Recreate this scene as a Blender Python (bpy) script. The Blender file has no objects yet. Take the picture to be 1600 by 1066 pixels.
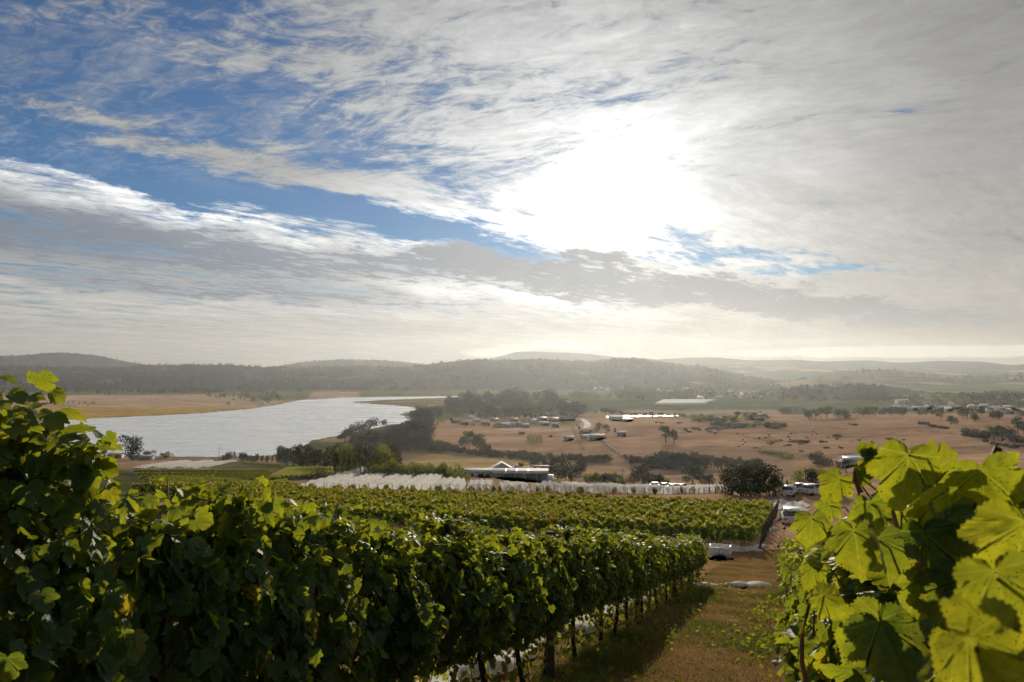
import bpy, bmesh, math, random
import numpy as np
from mathutils import Vector, Matrix
S = bpy.context.scene
COL = S.collection
R = math.radians

# ------------------------------------------------------------------ camera
CAM_Z = 1.7
F_PX = 1244.0                       # focal length in pixels of the 1600 px wide photograph
PITCH = math.atan(39.0 / F_PX)
cd = bpy.data.cameras.new('camera')
cam = bpy.data.objects.new('camera', cd); COL.objects.link(cam)
cam.location = (0, 0, CAM_Z)
cam.rotation_euler = (math.pi / 2 + PITCH, 0, 0)
cd.sensor_width = 36.0
cd.lens = 36.0 * F_PX / 1600.0
cd.clip_start = 0.05; cd.clip_end = 60000
cd.dof.use_dof = True; cd.dof.focus_distance = 11.0; cd.dof.aperture_fstop = 11.0
S.camera = cam

# ------------------------------------------------------------------ colour management
S.view_settings.view_transform = 'Standard'
S.view_settings.look = 'None'
S.view_settings.exposure = 0.0
S.view_settings.gamma = 1.0
S.cycles.use_denoising = True
S.cycles.max_bounces = 7
S.cycles.diffuse_bounces = 3
S.cycles.glossy_bounces = 3
S.cycles.transmission_bounces = 4
S.cycles.volume_bounces = 1
S.cycles.transparent_max_bounces = 6
S.cycles.sample_clamp_indirect = 6.0

# ------------------------------------------------------------------ node helper: arithmetic on sockets
class X:
    def __init__(s, t, v): s.t = t; s.v = v
    def _m(s, op, *a, clamp=False):
        n = s.t.nodes.new('ShaderNodeMath'); n.operation = op; n.use_clamp = clamp
        for i, q in enumerate((s,) + a):
            if isinstance(q, X): s.t.links.new(q.v, n.inputs[i])
            else: n.inputs[i].default_value = q
        return X(s.t, n.outputs[0])
    def __add__(s, o): return s._m('ADD', o)
    __radd__ = __add__
    def __sub__(s, o): return s._m('SUBTRACT', o)
    def __rsub__(s, o): return (s * -1.0) + o
    def __mul__(s, o): return s._m('MULTIPLY', o)
    __rmul__ = __mul__
    def __truediv__(s, o): return s._m('DIVIDE', o)
    def pow(s, o): return s._m('POWER', o)
    def max(s, o): return s._m('MAXIMUM', o)
    def min(s, o): return s._m('MINIMUM', o)
    def abs(s): return s._m('ABSOLUTE')
    def sin(s): return s._m('SINE')
    def asin(s): return s._m('ARCSINE')
    def acos(s): return s._m('ARCCOSINE')
    def exp(s): return s._m('EXPONENT')
    def atan2(s, o): return s._m('ARCTAN2', o)
    def clamp(s): return s._m('ADD', 0.0, clamp=True)
    def ss(s, a, b):
        n = s.t.nodes.new('ShaderNodeMapRange'); n.interpolation_type = 'SMOOTHSTEP'
        s.t.links.new(s.v, n.inputs[0])
        n.inputs[1].default_value = a; n.inputs[2].default_value = b
        return X(s.t, n.outputs[0])

def xyz(t, a, b, c):
    n = t.nodes.new('ShaderNodeCombineXYZ')
    for i, q in enumerate((a, b, c)):
        if isinstance(q, X): t.links.new(q.v, n.inputs[i])
        else: n.inputs[i].default_value = q
    return n.outputs[0]
def split(t, v):
    n = t.nodes.new('ShaderNodeSeparateXYZ'); t.links.new(v, n.inputs[0])
    return [X(t, o) for o in n.outputs]
def noise(t, vec, scale, detail=6, rough=0.55, dist=0.0, lac=2.0):
    n = t.nodes.new('ShaderNodeTexNoise'); n.inputs['Scale'].default_value = scale
    n.inputs['Detail'].default_value = detail; n.inputs['Roughness'].default_value = rough
    n.inputs['Distortion'].default_value = dist; n.inputs['Lacunarity'].default_value = lac
    if vec is not None: t.links.new(vec, n.inputs['Vector'])
    return X(t, n.outputs[0])
def mixc(t, f, a, b):
    n = t.nodes.new('ShaderNodeMix'); n.data_type = 'RGBA'
    for s_, q in ((n.inputs[0], f), (n.inputs[6], a), (n.inputs[7], b)):
        if isinstance(q, X): t.links.new(q.v, s_)
        elif isinstance(q, bpy.types.NodeSocket): t.links.new(q, s_)
        elif isinstance(q, (int, float)): s_.default_value = q
        else: s_.default_value = tuple(q) + (1.0,)
    return n.outputs[2]
def vmul(t, col, k):
    n = t.nodes.new('ShaderNodeVectorMath'); n.operation = 'SCALE'
    t.links.new(col, n.inputs[0])
    if isinstance(k, X): t.links.new(k.v, n.inputs[3])
    else: n.inputs[3].default_value = k
    return n.outputs[0]

# ------------------------------------------------------------------ sun and sky
def ray(px, py):
    v = (533.0 - py) / F_PX
    c, s = math.cos(PITCH), math.sin(PITCH)
    return Vector(((px - 800.0) / F_PX, c - s * v, s + c * v)).normalized()
SUN_DIR = ray(985, 285)
SUN_EL = math.asin(SUN_DIR.z); SUN_AZ = math.atan2(SUN_DIR.x, SUN_DIR.y)
sl = bpy.data.lights.new('sun', 'SUN'); sl.energy = 5.0; sl.angle = R(0.6); sl.color = (1.0, 0.87, 0.68)
sun = bpy.data.objects.new('sun', sl); COL.objects.link(sun)
sun.rotation_euler = SUN_DIR.to_track_quat('Z', 'Y').to_euler()

W = bpy.data.worlds.new('World'); S.world = W; W.use_nodes = True
wt = W.node_tree; wt.nodes.clear()
sky = wt.nodes.new('ShaderNodeTexSky'); sky.sky_type = 'NISHITA'; sky.sun_disc = False
sky.sun_elevation = SUN_EL; sky.sun_rotation = SUN_AZ; sky.altitude = 90; sky.air_density = 1.0; sky.dust_density = 0.1; sky.ozone_density = 5.0
tc = wt.nodes.new('ShaderNodeTexCoord')
D = tc.outputs['Generated']
dx, dy, dz = split(wt, D)
az = dx.atan2(dy); el = dz.asin()
cosang = dx * SUN_DIR.x + dy * SUN_DIR.y + dz * SUN_DIR.z
ang = cosang.min(1.0).max(-1.0).acos()                    # angle from the sun, radians
def azel(px, py):
    d = ray(px, py); return math.atan2(d.x, d.y), math.asin(d.z)
def blob(px, py, rx, ry, tilt=0.0, vec=None):
    """a soft elongated patch of sky (azimuth, elevation): 1 at its centre, 0 outside"""
    a, e = azel(px, py)
    m = wt.nodes.new('ShaderNodeMapping'); m.vector_type = 'TEXTURE'
    m.inputs['Location'].default_value = (a, e, 0); m.inputs['Rotation'].default_value = (0, 0, R(tilt))
    m.inputs['Scale'].default_value = (1.75 * rx / F_PX, 1.75 * ry / F_PX, 1)
    wt.links.new(vec if vec is not None else WARP[0], m.inputs['Vector'])
    g = wt.nodes.new('ShaderNodeTexGradient'); g.gradient_type = 'SPHERICAL'
    wt.links.new(m.outputs[0], g.inputs[0])
    return X(wt, g.outputs['Fac'])
WARP = []
AE = xyz(wt, az, el, 0.0)
# cloud sheet coordinates (a flat layer seen in perspective), streaks run towards the right-hand horizon
h = (dz.max(0.0) + 0.07)
cx, cy = dx / h, dy / h
def rot(a): 
    c, s = math.cos(R(a)), math.sin(R(a))
    return cx * s + cy * c, cx * c - cy * s               # along, across
al, ac = rot(42)
low = xyz(wt, al * 0.26, ac * 0.62, 0.0)
bl, bc = rot(-62)
high = xyz(wt, bl * 0.5, bc * 0.8, 3.0)
n_low = noise(wt, low, 5.0, 8, 0.66, 0.5)
n_low2 = noise(wt, low, 21.0, 5, 0.68, 0.6)
n_high = noise(wt, high, 3.6, 9, 0.70, 1.0)
n_fine = noise(wt, high, 18.0, 5, 0.70, 0.8)
w1 = noise(wt, xyz(wt, az * 5.0, el * 14.0, 2.0), 2.2, 5, 0.66)
w2 = noise(wt, xyz(wt, az * 5.0, el * 14.0, 9.0), 2.2, 5, 0.66)
wa = az + (w1 - 0.5) * 0.16; we = el + (w2 - 0.5) * 0.055  # ragged outlines for the patches
WARP.append(xyz(wt, wa, we, 0.0))
def total(lst):
    r = lst[0]
    for q in lst[1:]: r = r + q
    return r
# where the blue shows
blue = total([
    blob(190, 95, 320, 95, 4) * 0.78, blob(40, 170, 200, 60, 0) * 0.4, blob(470, 205, 300, 50, -12) * 0.75,
    blob(170, 262, 250, 20, -13) * 1.2, blob(430, 308, 270, 24, -9) * 1.25, blob(650, 345, 170, 24, -12) * 1.25,
    blob(1190, 402, 160, 20, -6) * 1.1, blob(1290, 424, 70, 12, -6) * 0.9, blob(1400, 489, 150, 10, -4) * 0.35, blob(1540, 505, 110, 12, -4) * 0.35,
    blob(-600, 60, 500, 260) * 0.7, blob(200, 208, 360, 30, -10) * -0.75, blob(60, 30, 260, 22, 4) * -0.35, blob(330, 110, 200, 18, 12) * -0.4])
# where the sheet is thick and grey
dark = total([ blob(300, 455, 420, 10, -3) * 0.5, blob(700, 470, 260, 9, -3) * 0.5, blob(1250, 440, 260, 9, -8) * 0.5,
    blob(110, 372, 300, 46, -7) * 1.0, blob(410, 400, 200, 26, -6) * 0.8,
    blob(790, 415, 170, 24, -3) * 2.0, blob(1060, 457, 150, 18, -4) * 2.0, blob(1340, 484, 150, 15, -6) * 2.0])
upper = el.ss(0.19, 0.27)                                  # the high, curdled cloud above the streaks
nmix = n_low * (1.0 - upper) + n_high * upper
nsmall = n_low2 * (1.0 - upper) + n_fine * upper
smooth = az.ss(0.05, 0.5)                                  # the veil on the right is thicker and smoother
behind = (dy * -1.0).ss(-0.35, 0.5)                        # unseen sky behind the camera, cloud thinned to set contrast and shadow fill
cover = (nmix - 0.5) * 3.7 + (nsmall - 0.5) * 1.9 + 1.0 + (1.0 - upper) * 0.16 + smooth * 0.4 - blue * 1.0 - behind * 0.4
cover = cover.ss(0.0, 1.0)
thin = ((n_high - 0.5) * 2.6 + (n_fine - 0.5) * 2.0 + 0.40).ss(0.0, 1.0) * 0.50 * upper     # faint cirrus over the blue
cover = cover.max(thin)
thick = (dark * (0.95 + (nsmall - 0.5) * 3.2 + (nmix - 0.5) * 3.4)).ss(0.18, 0.95)
# how bright the lit sheet is: strongest towards the sun
g2 = (ang * -0.62).exp()
glow = blob(975, 280, 290, 190, 0) * 1.0 + blob(880, 365, 260, 50, -6) * 0.55 + blob(700, 370, 260, 26, -10) * 0.28
glow = glow * (1.0 + (nmix - 0.5) * 0.7)
g3 = (ang * ang * -260.0).exp()
lum = g2 * 0.50 + blob(560, 480, 900, 55, 0, AE) * 0.16 + blob(880, 455, 300, 40, -4) * 0.16 + glow.pow(1.45) * 0.56 + g3 * 0.8 + 0.06
tex = 1.0 + ((nmix - 0.5) * 1.15 + (nsmall - 0.5) * 0.9) * (1.0 - smooth * 0.55)
band = total([blob(330, 335, 420, 34, -12), blob(120, 285, 240, 50, -12) * 0.8])   # bright edge of the left bank
low_dim = (el * -16.0).exp() * 0.28
bank = blob(1000, 540, 560, 40, 0) * 0.6                   # the grey bank under the sun
veil = blob(1650, -80, 520, 330, 0, AE) * 0.40 + blob(-60, -120, 500, 260, 0, AE) * 0.3      # the sheet thickens towards the top corners
lum = lum * (1.0 - veil) * tex * (1.0 - low_dim) * (1.0 - bank * 0.75) + band * 0.55 * (nsmall * 1.6 - 0.1)
horizon = (el * -13.0).exp()
warm = mixc(wt, horizon.clamp(), (1.0, 0.99, 0.965), (1.0, 0.88, 0.70))
warm = mixc(wt, (az * 1.4 + 0.1).clamp(), mixc(wt, horizon.clamp(), (0.97, 0.99, 1.0), (1.0, 0.91, 0.78)), warm)
litc = vmul(wt, warm, lum)
darkc = vmul(wt, mixc(wt, (az * 2.0 + 0.6).clamp(), (0.74, 0.88, 1.10), (0.98, 0.99, 1.0)), g2 * 0.16 + 0.135)
cl = mixc(wt, thick * 0.9, litc, darkc)
# low bank of cloud lying along the distant ranges
lb = noise(wt, xyz(wt, az * 9.0, el * 30.0, 0.0), 2.5, 7, 0.62)
lowbank = total([blob(1430, 550, 260, 8, 0, AE) * 1.3, blob(860, 541, 130, 9, 0, AE) * 0.8, blob(770, 553, 50, 6, 0, AE) * 1.0])
lowbank = (lowbank * (0.25 + lb * 1.3) - 0.32).ss(0.0, 0.35)
cl = mixc(wt, lowbank * 0.75, cl, vmul(wt, mixc(wt, 0.0, (1.0, 0.93, 0.80), (1, 1, 1)), lum * 0.25 + 0.50))
deep = wt.nodes.new('ShaderNodeVectorMath'); deep.operation = 'MULTIPLY'; wt.links.new(sky.outputs[0], deep.inputs[0]); deep.inputs[1].default_value = (0.70, 0.90, 1.04)
bg_s = wt.nodes.new('ShaderNodeBackground'); wt.links.new(deep.outputs[0], bg_s.inputs[0]); bg_s.inputs[1].default_value = 0.06
bg_c = wt.nodes.new('ShaderNodeBackground'); wt.links.new(cl, bg_c.inputs[0]); bg_c.inputs[1].default_value = 1.0
mx = wt.nodes.new('ShaderNodeMixShader'); wt.links.new(cover.max(lowbank).v, mx.inputs[0])
wt.links.new(bg_s.outputs[0], mx.inputs[1]); wt.links.new(bg_c.outputs[0], mx.inputs[2])
wo = wt.nodes.new('ShaderNodeOutputWorld'); wt.links.new(mx.outputs[0], wo.inputs[0])
W.cycles.sampling_method = 'MANUAL'; W.cycles.sample_map_resolution = 1024

# ------------------------------------------------------------------ object helpers
def mesh_np(name, co, faces, mat=None, smooth=False, uv=None, rnd=None, col=None, mi=None):
    """a mesh from arrays; faces is an (n,3) or (n,4) integer array or a list of such arrays"""
    me = bpy.data.meshes.new(name)
    fl = faces if isinstance(faces, list) else [faces]
    fl = [np.asarray(f, dtype=np.int32) for f in fl if len(f)]
    loops = np.concatenate([f.ravel() for f in fl]) if fl else np.zeros(0, np.int32)
    tot = np.concatenate([np.full(len(f), f.shape[1], np.int32) for f in fl]) if fl else np.zeros(0, np.int32)
    st = np.concatenate([[0], np.cumsum(tot)[:-1]]).astype(np.int32) if len(tot) else tot
    co = np.asarray(co, dtype=np.float32)
    me.vertices.add(len(co)); me.vertices.foreach_set('co', co.ravel())
    me.loops.add(len(loops)); me.loops.foreach_set('vertex_index', loops)
    me.polygons.add(len(tot)); me.polygons.foreach_set('loop_start', st); me.polygons.foreach_set('loop_total', tot)
    if smooth: me.polygons.foreach_set('use_smooth', np.ones(len(tot), bool))
    if uv is not None:
        l = me.uv_layers.new(name='UVMap'); l.data.foreach_set('uv', np.asarray(uv, np.float32)[loops].ravel())
    if rnd is not None:
        a = me.attributes.new('rnd', 'FLOAT', 'POINT'); a.data.foreach_set('value', np.asarray(rnd, np.float32))
    if col is not None:
        a = me.attributes.new('Col', 'FLOAT_COLOR', 'POINT')
        c4 = np.ones((len(co), 4), np.float32); c4[:, :3] = col
        a.data.foreach_set('color', c4.ravel())
    if mat is not None:
        for m in (mat if isinstance(mat, (list, tuple)) else [mat]): me.materials.append(m)
    if mi is not None: me.polygons.foreach_set('material_index', np.asarray(mi, np.int32))
    me.update(calc_edges=True)
    return me
def link(name, me, parent=None, loc=(0, 0, 0), rz=0.0, sc=1.0):
    o = bpy.data.objects.new(name, me); COL.objects.link(o)
    o.location = loc; o.rotation_euler = (0, 0, rz)
    o.scale = sc if isinstance(sc, (tuple, list)) else (sc, sc, sc)
    if parent is not None: o.parent = parent
    return o
def tag(o, label=None, cat=None, group=None, kind=None):
    if label: o['label'] = label
    if cat: o['category'] = cat
    if group: o['group'] = group
    if kind: o['kind'] = kind
    return o
def thing(name, loc, rz, label, cat, group=None, sc=1.0):
    o = bpy.data.objects.new(name, None); COL.objects.link(o)
    o.location = loc; o.rotation_euler = (0, 0, rz); o.empty_display_size = 0.3
    o.scale = sc if isinstance(sc, (tuple, list)) else (sc, sc, sc)
    return tag(o, label, cat, group)
def copy_thing(src, loc, rz, sc, label=None, group=None):
    r = src.copy(); COL.objects.link(r); r.location = loc; r.rotation_euler = (0, 0, rz)
    r.scale = sc if isinstance(sc, (tuple, list)) else (sc, sc, sc)
    if label: r['label'] = label
    if group: r['group'] = group
    elif 'group' in r: del r['group']
    for ch in KIDS.get(src.name, []):
        c = ch.copy(); COL.objects.link(c); c.parent = r
        for g in KIDS.get(ch.name, []):
            d = g.copy(); COL.objects.link(d); d.parent = c
    return r
KIDS = {}
def part(name, me, parent):
    o = link(name, me, parent); KIDS.setdefault(parent.name, []).append(o); return o

class MB:
    """collects simple solids into one mesh"""
    def __init__(s): s.v = []; s.q = []; s.t = []; s.n = 0
    def add(s, v, q=(), t=()):
        s.v += [tuple(p) for p in v]
        s.q += [tuple(i + s.n for i in f) for f in q]; s.t += [tuple(i + s.n for i in f) for f in t]
        s.n += len(v)
    def box(s, x0, x1, y0, y1, z0, z1):
        s.add([(x0, y0, z0), (x1, y0, z0), (x1, y1, z0), (x0, y1, z0), (x0, y0, z1), (x1, y0, z1), (x1, y1, z1), (x0, y1, z1)],
              [(0, 3, 2, 1), (4, 5, 6, 7), (0, 1, 5, 4), (1, 2, 6, 5), (2, 3, 7, 6), (3, 0, 4, 7)])
    def tube(s, pts, rad, k=6, cap=True):
        pts = [Vector(p) for p in pts]
        if not isinstance(rad, (list, tuple)): rad = [rad] * len(pts)
        vs = []
        for i, p in enumerate(pts):
            d = (pts[min(i + 1, len(pts) - 1)] - pts[max(i - 1, 0)]).normalized()
            a = d.cross(Vector((0, 0, 1)) if abs(d.z) < 0.9 else Vector((1, 0, 0))).normalized(); b = d.cross(a)
            for j in range(k):
                t = 2 * math.pi * j / k
                vs.append(p + a * math.cos(t) * rad[i] + b * math.sin(t) * rad[i])
        q = [(i * k + j, i * k + (j + 1) % k, (i + 1) * k + (j + 1) % k, (i + 1) * k + j) for i in range(len(pts) - 1) for j in range(k)]
        t = []
        if cap:
            vs.append(pts[-1]); e = len(vs) - 1; o = (len(pts) - 1) * k
            t = [(o + j, o + (j + 1) % k, e) for j in range(k)]
        s.add(vs, q, t)
    def mesh(s, name, mat, smooth=False):
        f = []
        if s.q: f.append(np.array(s.q))
        if s.t: f.append(np.array(s.t))
        return mesh_np(name, np.array(s.v), f, mat, smooth)

# ------------------------------------------------------------------ materials
def newmat(name):
    m = bpy.data.materials.new(name); m.use_nodes = True; t = m.node_tree
    b = t.nodes['Principled BSDF']; return m, t, b
def setin(b, k, v):
    if k in b.inputs: b.inputs[k].default_value = v
def basic(name, c, rough=0.7, var=0.25, scale=3.0, metal=0.0, bump=0.0, spec=0.35):
    m, t, b = newmat(name)
    g = t.nodes.new('ShaderNodeTexCoord').outputs['Object']
    n = noise(t, g, scale, 6, 0.6)
    t.links.new(mixc(t, n.ss(0.3, 0.7), tuple(q * (1 - var) for q in c), tuple(min(1, q * (1 + var)) for q in c)), b.inputs['Base Color'])
    b.inputs['Roughness'].default_value = rough; b.inputs['Metallic'].default_value = metal
    setin(b, 'Specular IOR Level', spec)
    if bump:
        bn = t.nodes.new('ShaderNodeBump'); bn.inputs['Strength'].default_value = bump; bn.inputs['Distance'].default_value = 0.02
        t.links.new(noise(t, g, scale * 8, 6, 0.6).v, bn.inputs['Height']); t.links.new(bn.outputs[0], b.inputs['Normal'])
    return m
# ------------------------------------------------------------------ terrain
PHI = R(18.0)                                   # the vine rows run downhill along this bearing
ES = (math.sin(PHI), math.cos(PHI)); ET = (math.cos(PHI), -math.sin(PHI))
def st(s, t): return s * ES[0] + t * ET[0], s * ES[1] + t * ET[1]
NEAR_S = np.array([-60, -25, -8, 0, 29, 51, 58, 86, 100, 130, 175.])
NEAR_D = np.array([-6, -1.6, 0.5, 1.7, 7.6, 12.0, 12.65, 15.4, 16.9, 20.6, 27.5])
COLS = {
 -400: [(120, 19), (165, 25.5), (300, 41), (520, 61), (600, 69.0), (900, 68.9), (2300, 68), (15000, 60)],
 0: [(120, 19), (165, 25.5), (250, 33.5), (300, 40), (420, 52), (520, 61), (600, 69.2), (900, 69), (2300, 68), (15000, 60)],
 400: [(120, 19), (165, 25.8), (260, 34), (300, 40), (420, 52), (520, 61), (600, 69.2), (900, 69), (2300, 68), (15000, 60)],
 560: [(120, 19), (165, 26), (260, 34), (300, 39), (400, 52.2), (500, 59), (700, 66), (900, 68.8), (2300, 68), (15000, 60)],
 750: [(120, 19), (165, 26.3), (240, 33.7), (285, 39), (330, 46.3), (420, 56), (520, 60), (700, 65), (1000, 68), (1200, 67), (1500, 67), (2300, 68), (15000, 60)],
 850: [(120, 19), (165, 26.3), (215, 31.8), (250, 36), (290, 42), (330, 47), (420, 56), (520, 60), (700, 64.5), (1000, 68), (1500, 67), (2300, 68), (15000, 60)],
 920: [(120, 19), (165, 26.5), (200, 30.8), (250, 37.4), (330, 47.5), (410, 54), (500, 57), (560, 56.5), (700, 60), (900, 65), (1060, 69.3), (1300, 69.0), (2300, 68), (15000, 60)],
 1000: [(120, 19), (165, 26.6), (200, 31.3), (250, 38), (330, 48), (410, 54.5), (500, 52.5), (620, 51), (720, 53), (850, 62), (1050, 69.4), (1200, 69.2), (2300, 68), (15000, 60)],
 1200: [(120, 18.6), (165, 26), (200, 31), (250, 38), (330, 47.5), (410, 53), (500, 51), (620, 49), (750, 49), (900, 56), (1100, 64), (1340, 67), (2300, 67), (15000, 60)],
 1400: [(120, 18.4), (165, 25), (200, 30.5), (300, 41.5), (410, 48), (500, 48), (620, 47), (750, 46.5), (850, 50), (1100, 60), (1340, 64), (2300, 66), (15000, 60)],
 1600: [(120, 18.4), (165, 25), (200, 30), (300, 40), (410, 45), (500, 46), (620, 44), (720, 42), (850, 48), (1100, 58), (1340, 62), (2300, 65), (15000, 60)],
 2100: [(120, 18.4), (165, 25), (200, 30), (300, 40), (410, 45), (500, 46), (620, 44), (720, 42), (850, 48), (1100, 58), (1340, 62), (2300, 65), (15000, 60)]}
_cx = np.array(sorted(COLS)); _ld = np.linspace(math.log(80), math.log(15000), 400)
_tab = np.array([np.interp(_ld, [math.log(a) for a, b in COLS[c]], [b for a, b in COLS[c]]) for c in _cx])
_k = np.exp(-0.5 * (np.arange(-6, 7) / 2.2) ** 2); _k /= _k.sum()
_tab = np.array([np.convolve(np.pad(r, 6, 'edge'), _k, 'valid') for r in _tab])
WATER_DROP = 70.0
WZ = CAM_Z - WATER_DROP
def ground_px(px, py, drop=WATER_DROP):
    d = ray(px, py); k = drop / max(1e-4, -d.z); return (d.x * k, d.y * k)
RIVER = [ground_px(*p) for p in [(-150, 675), (-40, 664), (81, 657.5), (156, 653.3), (234, 650), (312, 646), (390, 639), (437, 632), (453, 628), (472, 625),
    (500, 623.4), (531, 621.4), (610, 620.2), (660, 619.6), (715, 618.8), (719, 621), (657, 623), (610, 624.5), (557, 627.7), (547, 629), (584, 631.6), (623, 634), (647, 637),
    (650, 640), (636, 644.8), (623, 648), (652, 654), (640, 660), (605, 665), (570, 672), (526, 681.5), (487, 688), (481, 692), (466, 701), (426, 712), (330, 714), (172, 712), (0, 714), (-150, 722), (-420, 735), (-700, 745), (-700, 700)]]
POND = [ground_px(*p) for p in [(944, 650.4), (985, 649.2), (1062, 649.2), (1064, 650.2), (1010, 650.8), (952, 651.8)]]
def sdist(px, py, poly):
    """signed distance to a polygon, negative inside"""
    d = np.full(px.shape, 1e9); ins = np.zeros(px.shape, bool); n = len(poly)
    for i in range(n):
        ax, ay = poly[i]; bx, by = poly[(i + 1) % n]
        ex, ey = bx - ax, by - ay; wx, wy = px - ax, py - ay
        k = np.clip((wx * ex + wy * ey) / (ex * ex + ey * ey + 1e-9), 0, 1)
        d = np.minimum(d, np.hypot(wx - ex * k, wy - ey * k))
        c = ((ay > py) != (by > py)) & (px < (bx - ax) * (py - ay) / ((by - ay) if by != ay else 1e-9) + ax)
        ins ^= c
    return np.where(ins, -d, d)
def vnoise(x, y, seed=0):
    """cheap smooth value noise on arrays"""
    xi, yi = np.floor(x), np.floor(y); fx, fy = x - xi, y - yi
    fx = fx * fx * (3 - 2 * fx); fy = fy * fy * (3 - 2 * fy)
    def hsh(a, b):
        q = np.sin(a * 127.1 + b * 311.7 + seed * 74.7) * 43758.5453
        return q - np.floor(q)
    return (hsh(xi, yi) * (1 - fx) + hsh(xi + 1, yi) * fx) * (1 - fy) + (hsh(xi, yi + 1) * (1 - fx) + hsh(xi + 1, yi + 1) * fx) * fy
def fbm(x, y, seed=0, o=4):
    r = 0; a = 0.5
    for i in range(o): r = r + a * (vnoise(x, y, seed + i * 13) - 0.5); x = x * 2.03; y = y * 2.03; a *= 0.5
    return r
def HZ(x, y):
    x = np.asarray(x, float); y = np.asarray(y, float)
    s = x * ES[0] + y * ES[1]; t = x * ET[0] + y * ET[1]
    near = np.interp(s, NEAR_S, NEAR_D) + 0.02 * np.clip(-t - 4, 0, 80) * np.clip((s - 20) / 40, 0, 1)
    near = near + 0.05 * fbm(x * 0.5, y * 0.5, 3) + 0.035 * fbm(x * 2.5, y * 2.5, 5) 
    yy = np.maximum(y, 1.0)
    col = np.clip(800 + F_PX * x / yy, -400, 2100)
    r = np.hypot(x, y); d = np.clip(np.where(y > 1, y, 1), 80, 15000)
    ci = np.clip(np.searchsorted(_cx, col) - 1, 0, len(_cx) - 2)
    f = (col - _cx[ci]) / (_cx[ci + 1] - _cx[ci]); f = f * f * (3 - 2 * f)
    li = np.clip((np.log(d) - _ld[0]) / (_ld[1] - _ld[0]), 0, 398.999); l0 = li.astype(int); lf = li - l0
    def tb(c): return _tab[c, l0] * (1 - lf) + _tab[c, l0 + 1] * lf
    far = tb(ci) * (1 - f) + tb(ci + 1) * f
    far = far + np.clip(d / 500, 0, 1) * 2.2 * fbm(x / 90, y / 90, 8)
    far = np.where(y > 1, far, near)
    b = np.clip((s - 95) / 45, 0, 1); b = b * b * (3 - 2 * b); b = np.where(y > 20, b, 0)
    drop = near * (1 - b) + far * b
    # river and pond cut
    m = r > 380
    if np.any(m):
        dd = np.full(x.shape, 1e9)
        xm, ym = x[m], y[m]
        q = np.minimum(sdist(xm, ym, RIVER), sdist(xm, ym, POND)); dd[m] = q
        bank = WATER_DROP - np.clip(dd * 0.03, -3.0, 0.9) - np.clip((dd - 30) * 0.06, 0, 200)
        drop = np.where(m & (dd < 0), np.maximum(WATER_DROP - dd * 0.04, WATER_DROP + 0.15), drop)
        drop = np.where(m & (dd >= 0), np.minimum(np.maximum(drop, bank), WATER_DROP - np.clip(dd * 0.05, 0.02, 0.9)), drop)
    return CAM_Z - drop
def hz(x, y): return float(HZ(np.array([x]), np.array([y]))[0])
_samples = np.exp(np.linspace(math.log(3), math.log(6000), 900))
def at(px, py):
    """the point of the ground seen at a pixel of the photograph"""
    d = ray(px, py)
    k = _samples / math.hypot(d.x, d.y)
    z = CAM_Z + d.z * k; g = HZ(d.x * k, d.y * k)
    i = np.argmax(z < g)
    if not (z < g).any(): i = len(k) - 1
    if i > 0:
        a = (z[i - 1] - g[i - 1]); b2 = (z[i] - g[i]); f = a / (a - b2 + 1e-9); kk = k[i - 1] + (k[i] - k[i - 1]) * f
    else: kk = k[i]
    x, y = d.x * kk, d.y * kk
    return Vector((x, y, hz(x, y)))
def at_depth(px, depth):
    x = (px - 800) / F_PX * depth
    return Vector((x, depth, hz(x, depth)))
def project(x, y, z):
    c, s = math.cos(PITCH), math.sin(PITCH); zz = z - CAM_Z
    f = y * c + zz * s; u = -y * s + zz * c
    f = np.where(np.abs(f) < 1e-3, 1e-3, f)
    return 800 + F_PX * x / f, 533 - F_PX * u / f, f

# grid: fine in front, coarse behind
a1 = np.radians(np.linspace(-50, 50, 520)); a2 = np.radians(np.linspace(50, 310, 90))[1:-1]
A = np.concatenate([a1, a2]); rr = np.concatenate([[0.05], np.exp(np.linspace(math.log(0.5), math.log(15500), 640))])
GA, GR = np.meshgrid(A, rr)
gx = GR * np.sin(GA); gy = GR * np.cos(GA)
gz = HZ(gx.ravel(), gy.ravel()).reshape(gx.shape)
gz = np.where((gy < 0) & (GR > 60), np.minimum(gz, 4.0), gz)
nA, nR = len(A), len(rr)
idx = np.arange(nA * nR).reshape(nR, nA); nxt = np.roll(idx, -1, axis=1)
faces = np.stack([idx[:-1], idx[1:], nxt[1:], nxt[:-1]], -1).reshape(-1, 4)[:, ::-1]
# land cover
fx, fy = gx.ravel(), gy.ravel()
PX, PY, PD = project(fx, fy, gz.ravel())
gs = fx * ES[0] + fy * ES[1]; gt = fx * ET[0] + fy * ET[1]
def lin(r, g, b): 
    return np.array([((q / 255) / 12.92 if q / 255 <= 0.04045 else ((q / 255 + 0.055) / 1.055) ** 2.4) for q in (r, g, b)])
dry = np.array([0.36, 0.225, 0.140]); pale = np.array([0.44, 0.31, 0.19]); green = np.array([0.075, 0.095, 0.03]); straw = np.array([0.36, 0.26, 0.12])
vine_g = np.array([0.07, 0.085, 0.03]); soil = np.array([0.28, 0.19, 0.125]); reed = np.array([0.40, 0.25, 0.06]); farp = np.array([0.42, 0.29, 0.19])
cov = np.tile(dry, (len(fx), 1))
def paint(mask, c, soft=1.0):
    global cov
    m = np.clip(mask, 0, 1)[:, None] * soft
    cov = cov * (1 - m) + np.asarray(c)[None, :] * m
def poly(pts, feather=6.0):
    sd = sdist(PX, PY + 3.0 * fbm(fx / 40, fy / 40, 77), pts); return np.clip(0.5 - sd / feather, 0, 1) * (PD > 95)
paint((gs > 95) & (PD < 330), soil, 0.6)
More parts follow.
